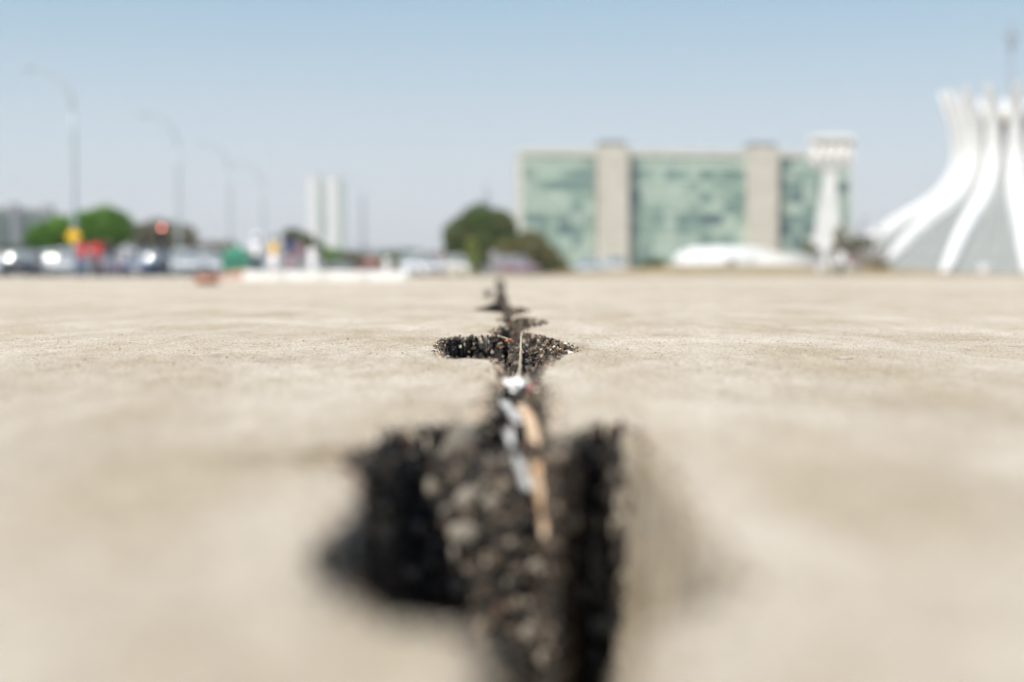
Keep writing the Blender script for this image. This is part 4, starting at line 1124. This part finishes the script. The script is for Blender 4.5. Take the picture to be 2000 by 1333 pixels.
# ------------------------------------------------------------------ cars
def car(paint, kind='hatch'):
    root = empty('parked_car')
    if kind == 'van':   prof_ = [(-2.2,.35,.78),(-2.22,.95,.98),(-1.6,1.12,.9),(-1.0,1.85,.72),(1.9,1.9,.74),(2.15,1.1,.9),(2.2,.4,.85)]; Lr = (1.9, -1.0); zr = 1.88; belt = 1.08; hwd = 0.90
    else:               prof_ = None; Lr = (1.3, -0.45); zr = 1.46; belt = 0.92; hwd = 0.86
    # body: side stations from front (y=-2.1) to rear (y=+2.1): (y, z_low, z_high, half width)
    if kind == 'van': S = [(-2.15, .38, .62, .72), (-2.1, .28, .82, .84), (-1.6, .24, 1.0, .90), (-1.0, .24, 1.08, .91), (1.9, .24, 1.08, .91), (2.1, .28, 1.04, .88), (2.16, .4, .9, .8)]
    else: S = [(-2.08, .36, .55, .66), (-2.0, .26, .70, .80), (-1.5, .22, .82, .85), (-0.95, .22, .90, .86), (0, .22, .92, .87), (1.3, .22, .94, .86), (1.9, .26, .92, .82), (2.05, .36, .82, .72)]
    secs = []
    for y, z0, z1, hw in S:
        secs.append([(-hw*.92, y, z0), (-hw, y, z0+.12), (-hw, y, (z0+z1)/2), (-hw*.97, y, z1-.06), (-hw*.86, y, z1), (hw*.86, y, z1), (hw*.97, y, z1-.06), (hw, y, (z0+z1)/2), (hw, y, z0+.12), (hw*.92, y, z0)])
    mb = MB(); mb.loft(secs); body = mb.build('body', paint, root, smooth=True)
    f0 = -1.35 if kind == 'van' else -0.80; f1 = Lr[1]+(-0.0); r1 = Lr[0]; r0 = r1+0.25 if kind == 'van' else 1.85
    hb, ht = hwd*0.93, hwd*0.74
    # roof
    mb = MB(); mb.loft([[(-ht, f1, zr-.03), (ht, f1, zr-.03), (ht*.92, f1, zr), (-ht*.92, f1, zr)], [(-ht, (f1+r1)/2, zr+.02), (ht, (f1+r1)/2, zr+.02), (ht*.92, (f1+r1)/2, zr+.06), (-ht*.92, (f1+r1)/2, zr+.06)], [(-ht, r1, zr-.03), (ht, r1, zr-.03), (ht*.92, r1, zr), (-ht*.92, r1, zr)]]); mb.build('roof', paint, root, smooth=True)
    # windscreen curved
    def curved(name, ya, yb, za, zb, wa, wb, bow):
        mb = MB(); N = 8; vs = []
        for j in range(4):
            t = j/3
            for i in range(N+1):
                u = i/N*2-1; w = wa+(wb-wa)*t
                vs.append((u*w, ya+(yb-ya)*t + bow*(u*u)*0.9 + bow*0.35*(t-0.5)**2*4, za+(zb-za)*t))
        mb.add(vs, [(j*(N+1)+i, j*(N+1)+i+1, (j+1)*(N+1)+i+1, (j+1)*(N+1)+i) for j in range(3) for i in range(N)])
        return mb.build(name, M['carglass'], root, smooth=True)
    curved('windscreen', f0, f1, belt-.03, zr-.02, hb, ht, 0.14)
    curved('rear_window', r0, r1, belt, zr-.02, hb, ht, -0.1)
    for sx in (-1, 1):
        mb = MB(); mb.add([(sx*hb, f0+.1, belt-.01), (sx*hb, r0-.1, belt), (sx*ht, r1, zr-.02), (sx*ht, f1+.05, zr-.02)], [(0, 1, 2, 3)]); mb.build('side_window', M['carglass'], root)
        mb = MB(); mb.tube([(sx*hb*1.0, f0+.02, belt-.02), (sx*ht*1.0, f1, zr-.01)], 0.035, 6); mb.build('pillar', paint, root)
        mb = MB(); mb.tube([(sx*hb*1.01, (f0+r0)/2, belt-.01), (sx*ht*1.01, (f1+r1)/2, zr-.01)], 0.03, 6); mb.build('pillar', paint, root)
        mb = MB(); mb.tube([(sx*hb*1.0, r0-.02, belt-.02), (sx*ht*1.0, r1, zr-.01)], 0.05, 6); mb.build('pillar', paint, root)
        mb = MB(); mb.lathe([(.02, -.07), (.09, -.05), (.1, 0), (.09, .05), (.02, .07)], 10, c=(sx*(hwd+.08), f0+.22, belt+.05)); mb.build('mirror', paint, root, smooth=True)
        zl = .62 if kind != 'van' else .74; yf = -2.03 if kind != 'van' else -2.1
        mb = MB(); mb.lathe([(.01, -.09), (.11, -.06), (.14, 0), (.11, .06), (.01, .09)], 12, c=(sx*.62, yf, zl)); mb.build('headlight', M['lampglass'], root, smooth=True)
        mb = MB(); mb.box(sx*.7-.08, sx*.7+.08, 2.0, 2.09, .68, .86); mb.build('tail_light', M['redlens'], root)
        for yy in (-1.32, 1.32):
            w = MB(); prw = [(.10, -.1), (.28, -.11), (.32, -.08), (.32, .08), (.28, .11), (.10, .1)]
            vs = [(z_, r_*math.cos(2*PI*k/20), r_*math.sin(2*PI*k/20)) for r_, z_ in prw for k in range(20)]
            w.add(vs, [(i*20+k, i*20+(k+1) % 20, (i+1)*20+(k+1) % 20, (i+1)*20+k) for i in range(5) for k in range(20)])
            wh = w.build('wheel', M['tyre'], root, loc=(sx*(hwd-.1), yy, .32), smooth=False)
            w = MB(); n = 16; w.add([(sx*.09, .2*math.cos(2*PI*k/n), .2*math.sin(2*PI*k/n)) for k in range(n)]+[(sx*.13, 0, 0)], [(k, (k+1) % n, n) for k in range(n)]); w.build('rim', M['rim'], wh, smooth=True)
    yf = -2.07 if kind != 'van' else -2.14
    mb = MB(); mb.box(-.42, .42, yf-.02, yf+.05, .42, .54); mb.build('grille', M['signblack'], root)
    mb = MB(); mb.box(-.2, .2, yf-.05, yf-.025, .3, .41); mb.build('number_plate', M['plate'], root)
    return root
def paint(name, c): return mat(name, c, 0.28, vscale=2, coat=0.8, metal=0.0)
PT = dict(white=paint('white_car_paint', (0.78, 0.79, 0.80)), silver=paint('silver_car_paint', (0.62, 0.64, 0.64)), black=paint('black_car_paint', (0.025, 0.028, 0.035)),
          navy=paint('navy_car_paint', (0.035, 0.07, 0.16)), pale=paint('pale_blue_car_paint', (0.50, 0.60, 0.68)), mauve=paint('mauve_car_paint', (0.30, 0.19, 0.22)),
          red=paint('red_car_paint', (0.60, 0.05, 0.04)), cream=paint('cream_car_paint', (0.70, 0.68, 0.60)))
CARS = [ # px centre, Y, paint, kind, rz, label
 (12, 82, 'silver', 'hatch', 0.05, 'silver car cut by the left edge of the photo'),
 (44, 72, 'black', 'hatch', 0.2, 'black car in front of the silver car at the left edge'),
 (97, 78, 'pale', 'hatch', -0.1, 'pale blue grey car left of the yellow sign'),
 (128, 73.5, 'silver', 'hatch', 0.15, 'silver car with a glint on its windscreen under the yellow sign'),
 (222, 76, 'mauve', 'hatch', 0.1, 'dull mauve car just right of the people in red'),
 (262, 79, 'white', 'hatch', 0.0, 'white car in the middle of the parked row'),
 (296, 74, 'navy', 'hatch', -0.15, 'navy blue car right of the middle white car'),
 (344, 77, 'pale', 'hatch', 0.1, 'pale grey blue car below the red traffic light'),
 (366, 73, 'silver', 'hatch', 0.25, 'silver hatchback nosed past the pale car below the traffic light'),
 (406, 77, 'white', 'hatch', 0.5, 'white car at the right end of the parked row'),
 (434, 86, 'silver', 'hatch', 0.3, 'small silver car beside the green stall'),
 (824, 92, 'white', 'hatch', 0.5, 'white car seen from the front, left of the dark domed tree'),
 (870, 100, 'red', 'hatch', 0.4, 'red car mostly hidden behind two white cars'),
 (900, 98, 'cream', 'hatch', 0.6, 'cream white car at the foot of the dark domed tree'),
 (1006, 99, 'mauve', 'hatch', 0.5, 'mauve grey car standing before the brown bush'),
 (1152, 128, 'pale', 'hatch', 0.2, 'pale blue car in front of the left beige pier'),
 (1200, 133, 'silver', 'van', 0.1, 'silver van at the foot of the left beige pier'),
]
for px, Y, pc, kd, rz_, lab in CARS:
    o = car(PT[pc], kd); o.location = (at(px, 540, Y).x, Y, -0.096 if px < 900 or Y < 99 else -0.1); o.rotation_euler = (0, 0, rz_)
    tag(o, lab, 'car', 'cars parked beyond the plaza')

# ------------------------------------------------------------------ people
def skin_mesh(verts, edges, radii, root_i, m):
    me = bpy.data.meshes.new('body'); me.from_pydata(verts, edges, [])
    o = bpy.data.objects.new('tmp', me); COL.objects.link(o)
    sk = o.modifiers.new('s', 'SKIN'); sb = o.modifiers.new('b', 'SUBSURF'); sb.levels = 1; sb.render_levels = 1
    for i, r_ in enumerate(radii): me.skin_vertices[0].data[i].radius = r_ if hasattr(r_, '__len__') else (r_, r_)
    me.skin_vertices[0].data[root_i].use_root = True
    dg = bpy.context.evaluated_depsgraph_get(); dg.update()
    out = bpy.data.meshes.new_from_object(o.evaluated_get(dg)); bpy.data.objects.remove(o)
    out.name = 'body'; out.materials.clear(); out.materials.append(m)
    out.polygons.foreach_set('use_smooth', [True]*len(out.polygons))
    return out
def person(X, Y, z, rz, top, legs, label, pose=0, hat=None, skirt=False, height=1.7):
    """standing figure facing -y; pose 0 arms down, 1 hand raised, 2 mid stride"""
    root = empty('person', (X, Y, z), rz); tag(root, label, 'person', 'people on the plaza'); s = height/1.7; root.scale = (s, s, s)
    st_ = 0.20 if pose == 2 else 0.03
    J = {'pel': (0, 0, .93), 'bel': (0, 0, 1.08), 'che': (0, 0.01, 1.27), 'nk': (0, 0.01, 1.43), 'nk2': (0, -0.01, 1.49), 'hd': (0, -0.02, 1.58), 'hd2': (0, -0.02, 1.66)}
    for sx, n in ((-1, 'l'), (1, 'r')):
        fy = -st_*sx
        J['sh'+n] = (sx*.17, 0.01, 1.38); J['el'+n] = (sx*.25, 0.03-fy*.5, 1.12); J['wr'+n] = (sx*.24, -.06-fy*.6, .88); J['ha'+n] = (sx*.235, -.08-fy*.6, .80)
        J['hip'+n] = (sx*.09, 0, .88); J['kn'+n] = (sx*.10, fy*.6-.02, .48); J['an'+n] = (sx*.11, fy+.02, .08); J['toe'+n] = (sx*.13, fy-.14, .04)
    if pose == 1: J['elr'] = (.30, -.12, 1.22); J['wrr'] = (.20, -.30, 1.38); J['har'] = (.16, -.33, 1.46)
    names = list(J); I = {n: i for i, n in enumerate(names)}
    E = [('pel', 'bel'), ('bel', 'che'), ('che', 'nk'), ('nk', 'nk2'), ('nk2', 'hd'), ('hd', 'hd2')]
    for n in 'lr': E += [('che', 'sh'+n), ('sh'+n, 'el'+n), ('el'+n, 'wr'+n), ('wr'+n, 'ha'+n), ('pel', 'hip'+n), ('hip'+n, 'kn'+n), ('kn'+n, 'an'+n), ('an'+n, 'toe'+n)]
    RD = {'pel': (.13, .10), 'bel': (.12, .09), 'che': (.15, .10), 'nk': .06, 'nk2': .052, 'hd': (.082, .095), 'hd2': (.075, .085)}
    for n in 'lr': RD.update({'sh'+n: .058, 'el'+n: .042, 'wr'+n: .028, 'ha'+n: (.035, .02), 'hip'+n: .085, 'kn'+n: .058, 'an'+n: .04, 'toe'+n: (.04, .028)})
    me = skin_mesh([J[n] for n in names], [(I[a], I[b]) for a, b in E], [RD[n] for n in names], I['pel'], M['skin'])
    bo = bpy.data.objects.new('body', me); COL.objects.link(bo); bo.parent = root
    for n, sx in (('l', -1), ('r', 1)):      # five fingers a hand
        h = Vector(J['ha'+n]); d = (h-Vector(J['wr'+n])).normalized(); mb = MB()
        side = d.cross(Vector((1, 0, 0))).normalized()
        for k in range(4):
            b0 = h + side*(k-1.5)*.019 + d*.02; ln = (.055, .068, .064, .048)[k]
            mb.tube([b0, b0+d*ln*.6, b0+d*ln+Vector((-sx*.01, 0, 0))], [.009, .008, .006], 6)
        b0 = h - side*.03; mb.tube([b0-d*.02, b0-side*.02+d*.01, b0-side*.024+d*.04], [.011, .009, .007], 6)
        mb.build('hand', M['skin'], bo, smooth=True)
    mb = MB(); mb.tube([(0, -.095, 1.60), (0, -.125, 1.565), (0, -.10, 1.555)], [.012, .017, .012], 6); mb.build('nose', M['skin'], bo, smooth=True)
    for sx in (-1, 1):
        mb = MB(); mb.lathe([(.002, -.011), (.011, 0), (.002, .011)], 8, c=(sx*.032, -.105, 1.605)); mb.build('eye', M['eye'], bo)
        mb = MB(); mb.lathe([(.004, -.03), (.014, 0), (.006, .03)], 8, c=(sx*.09, -.01, 1.59), sx=.5); mb.build('ear', M['skin'], bo, smooth=True)
    mb = MB(); mb.lathe([(.101, 1.60), (.108, 1.65), (.098, 1.70), (.065, 1.735), (.01, 1.75)], 16, c=(0, 0.012, 0), sy=1.08); mb.build('hair', M['hair'], root, smooth=True)
    if hat:
        mb = MB(); mb.lathe([(.25, 1.655), (.25, 1.67), (.13, 1.685), (.125, 1.76), (.08, 1.79), (.01, 1.795)], 20, c=(0, 0, 0)); mb.build('hat', hat, root, smooth=True)
    mb = MB()
    ell = lambda z, a, b, y=0: [(a*math.cos(2*PI*k/14), y+b*math.sin(2*PI*k/14), z) for k in range(14)]
    mb.loft([ell(.86, .165, .125), ell(.95, .17, .13), ell(1.08, .155, .12), ell(1.27, .185, .135, .01), ell(1.38, .19, .115, .01), ell(1.44, .10, .085, .01), ell(1.47, .065, .065, .01)])
    for n in 'lr':
        a, b_ = Vector(J['sh'+n]), Vector(J['el'+n]); mb.tube([a+Vector((0, 0, .02)), a.lerp(b_, .5), a.lerp(b_, .85)], [.078, .066, .062], 10)
    mb.build('shirt', top, root, smooth=True)
    mb = MB()
    if skirt:
        mb.loft([ell(.97, .155, .12), ell(.86, .18, .14), ell(.6, .22, .18), ell(.36, .27, .22)])
        mb.build('skirt', legs, root, smooth=True)
    else:
        mb.loft([ell(.98, .155, .118), ell(.92, .165, .125), ell(.85, .17, .125), ell(.80, .13, .10)])
        for n in 'lr':
            mb.tube([J['hip'+n], J['kn'+n], tuple(Vector(J['an'+n])+Vector((0, 0, .02)))], [.098, .075, .062], 10)
        mb.build('trousers', legs, root, smooth=True)
    for n in 'lr':
        a = J['an'+n]; mb = MB(); x, y = a[0], a[1]
        mb.loft([[(x-.04, y+.06, 0), (x+.04, y+.06, 0), (x+.035, y+.05, .1), (x-.035, y+.05, .1)], [(x-.05, y-.08, 0), (x+.05, y-.08, 0), (x+.04, y-.06, .09), (x-.04, y-.06, .09)], [(x-.045, y-.2, 0), (x+.045, y-.2, 0), (x+.03, y-.19, .045), (x-.03, y-.19, .045)]]); mb.build('shoe', M['c_black'], root, smooth=True)
    return root
PZ = -0.02
def px_person(px, Y, *a, **k): return person(at(px, 540, Y).x, Y, PZ if Y < 66 else -0.1, *a, **k)
px_person(162, 63.5, 2.6, M['c_red'], M['c_denim'], 'person in a red top and blue trousers, left of the red pair')
px_person(190, 62, 3.3, M['c_red'], M['c_black'], 'person in a brighter red top and dark trousers, right of the red pair', pose=2)
px_person(213, 64.5, 0.4, M['c_black'], M['c_denim'], 'person in black standing just right of the pair in red')
px_person(153, 65, 1.0, M['c_grey'], M['c_denim'], 'person in grey half hidden left of the pair in red')
px_person(502, 58, 0.2, M['c_white'], M['c_teal'], 'person in a white hat and white top with dark teal trousers behind the white kerb', hat=M['c_white'])
px_person(536, 60, -0.3, M['c_yellow'], M['c_white'], 'person in a yellow top and white skirt behind the white kerb', skirt=True, pose=1)
px_person(566, 57, 2.9, M['c_navy'], M['c_mauve'], 'person in a navy top between the yellow top and the white dress', height=1.78)
px_person(587, 62, 0.6, M['c_mauve'], M['c_grey'], 'person in a mauve top and grey trousers right of the navy top', pose=2)
px_person(611, 64, 0.1, M['c_white'], M['c_white'], 'person dressed all in white below the left far tower', skirt=True, height=1.5)
px_person(756, 68, 0.1, M['c_white'], M['c_white'], 'small person in white near the right end of the white kerb', height=1.15, skirt=True)
px_person(966, 80, 0.1, M['c_grey'], M['c_grey'], 'person in grey standing by the dark domed tree')
px_person(1600, 84, 0.5, M['c_grey'], M['c_white'], 'person in a grey top and white trousers left below the bell tower')
px_person(1622, 92, 0.9, M['c_grey'], M['c_grey'], 'person all in grey directly below the bell tower', pose=2)
px_person(1642, 80, 2.2, M['c_white'], M['c_teal'], 'person in a white top and dark teal trousers right below the bell tower', height=1.66)
px_person(1668, 96, 0.4, M['c_mauve'], M['c_grey'], 'person in a mauve top in front of the dark bush by the church')
px_person(1716, 104, 1.2, M['c_mauve'], M['c_black'], 'person in a mauve top and black trousers under the left church ribs')
# white litter bin by the church
b = at(1921, 540, 120); root = empty('litter_bin', (b.x, 120, -0.1)); tag(root, 'small white litter bin on the ground before the church ribs', 'litter bin')
mb = MB(); mb.lathe([(.34, 0), (.42, .1), (.44, .75), (.42, .8)], 18); mb.build('bin_body', M['white'], root, smooth=True)
mb = MB(); mb.lathe([(.46, .81), (.46, .88), (.3, .98), (.05, 1.0)], 18); mb.build('lid', M['whitelow'], root, smooth=True)

# kill unused data
for me in list(bpy.data.meshes):
    if me.users == 0: bpy.data.meshes.remove(me)

# dry-season haze: one closed box of thin even air round the whole scene
hm = bpy.data.materials.new('thin_haze'); hm.use_nodes = True; hn = hm.node_tree; hn.nodes.clear()
ho = hn.nodes.new('ShaderNodeOutputMaterial'); hv = hn.nodes.new('ShaderNodeVolumePrincipled')
hv.inputs['Color'].default_value = (0.985, 0.99, 0.995, 1); hv.inputs['Density'].default_value = 0.00026; hv.inputs['Anisotropy'].default_value = 0.0
hn.links.new(hv.outputs[0], ho.inputs['Volume'])
mb = MB(); mb.box(-5100, 5100, -420, 6100, -8, 170)
tag(mb.build('haze', hm), kind='stuff')
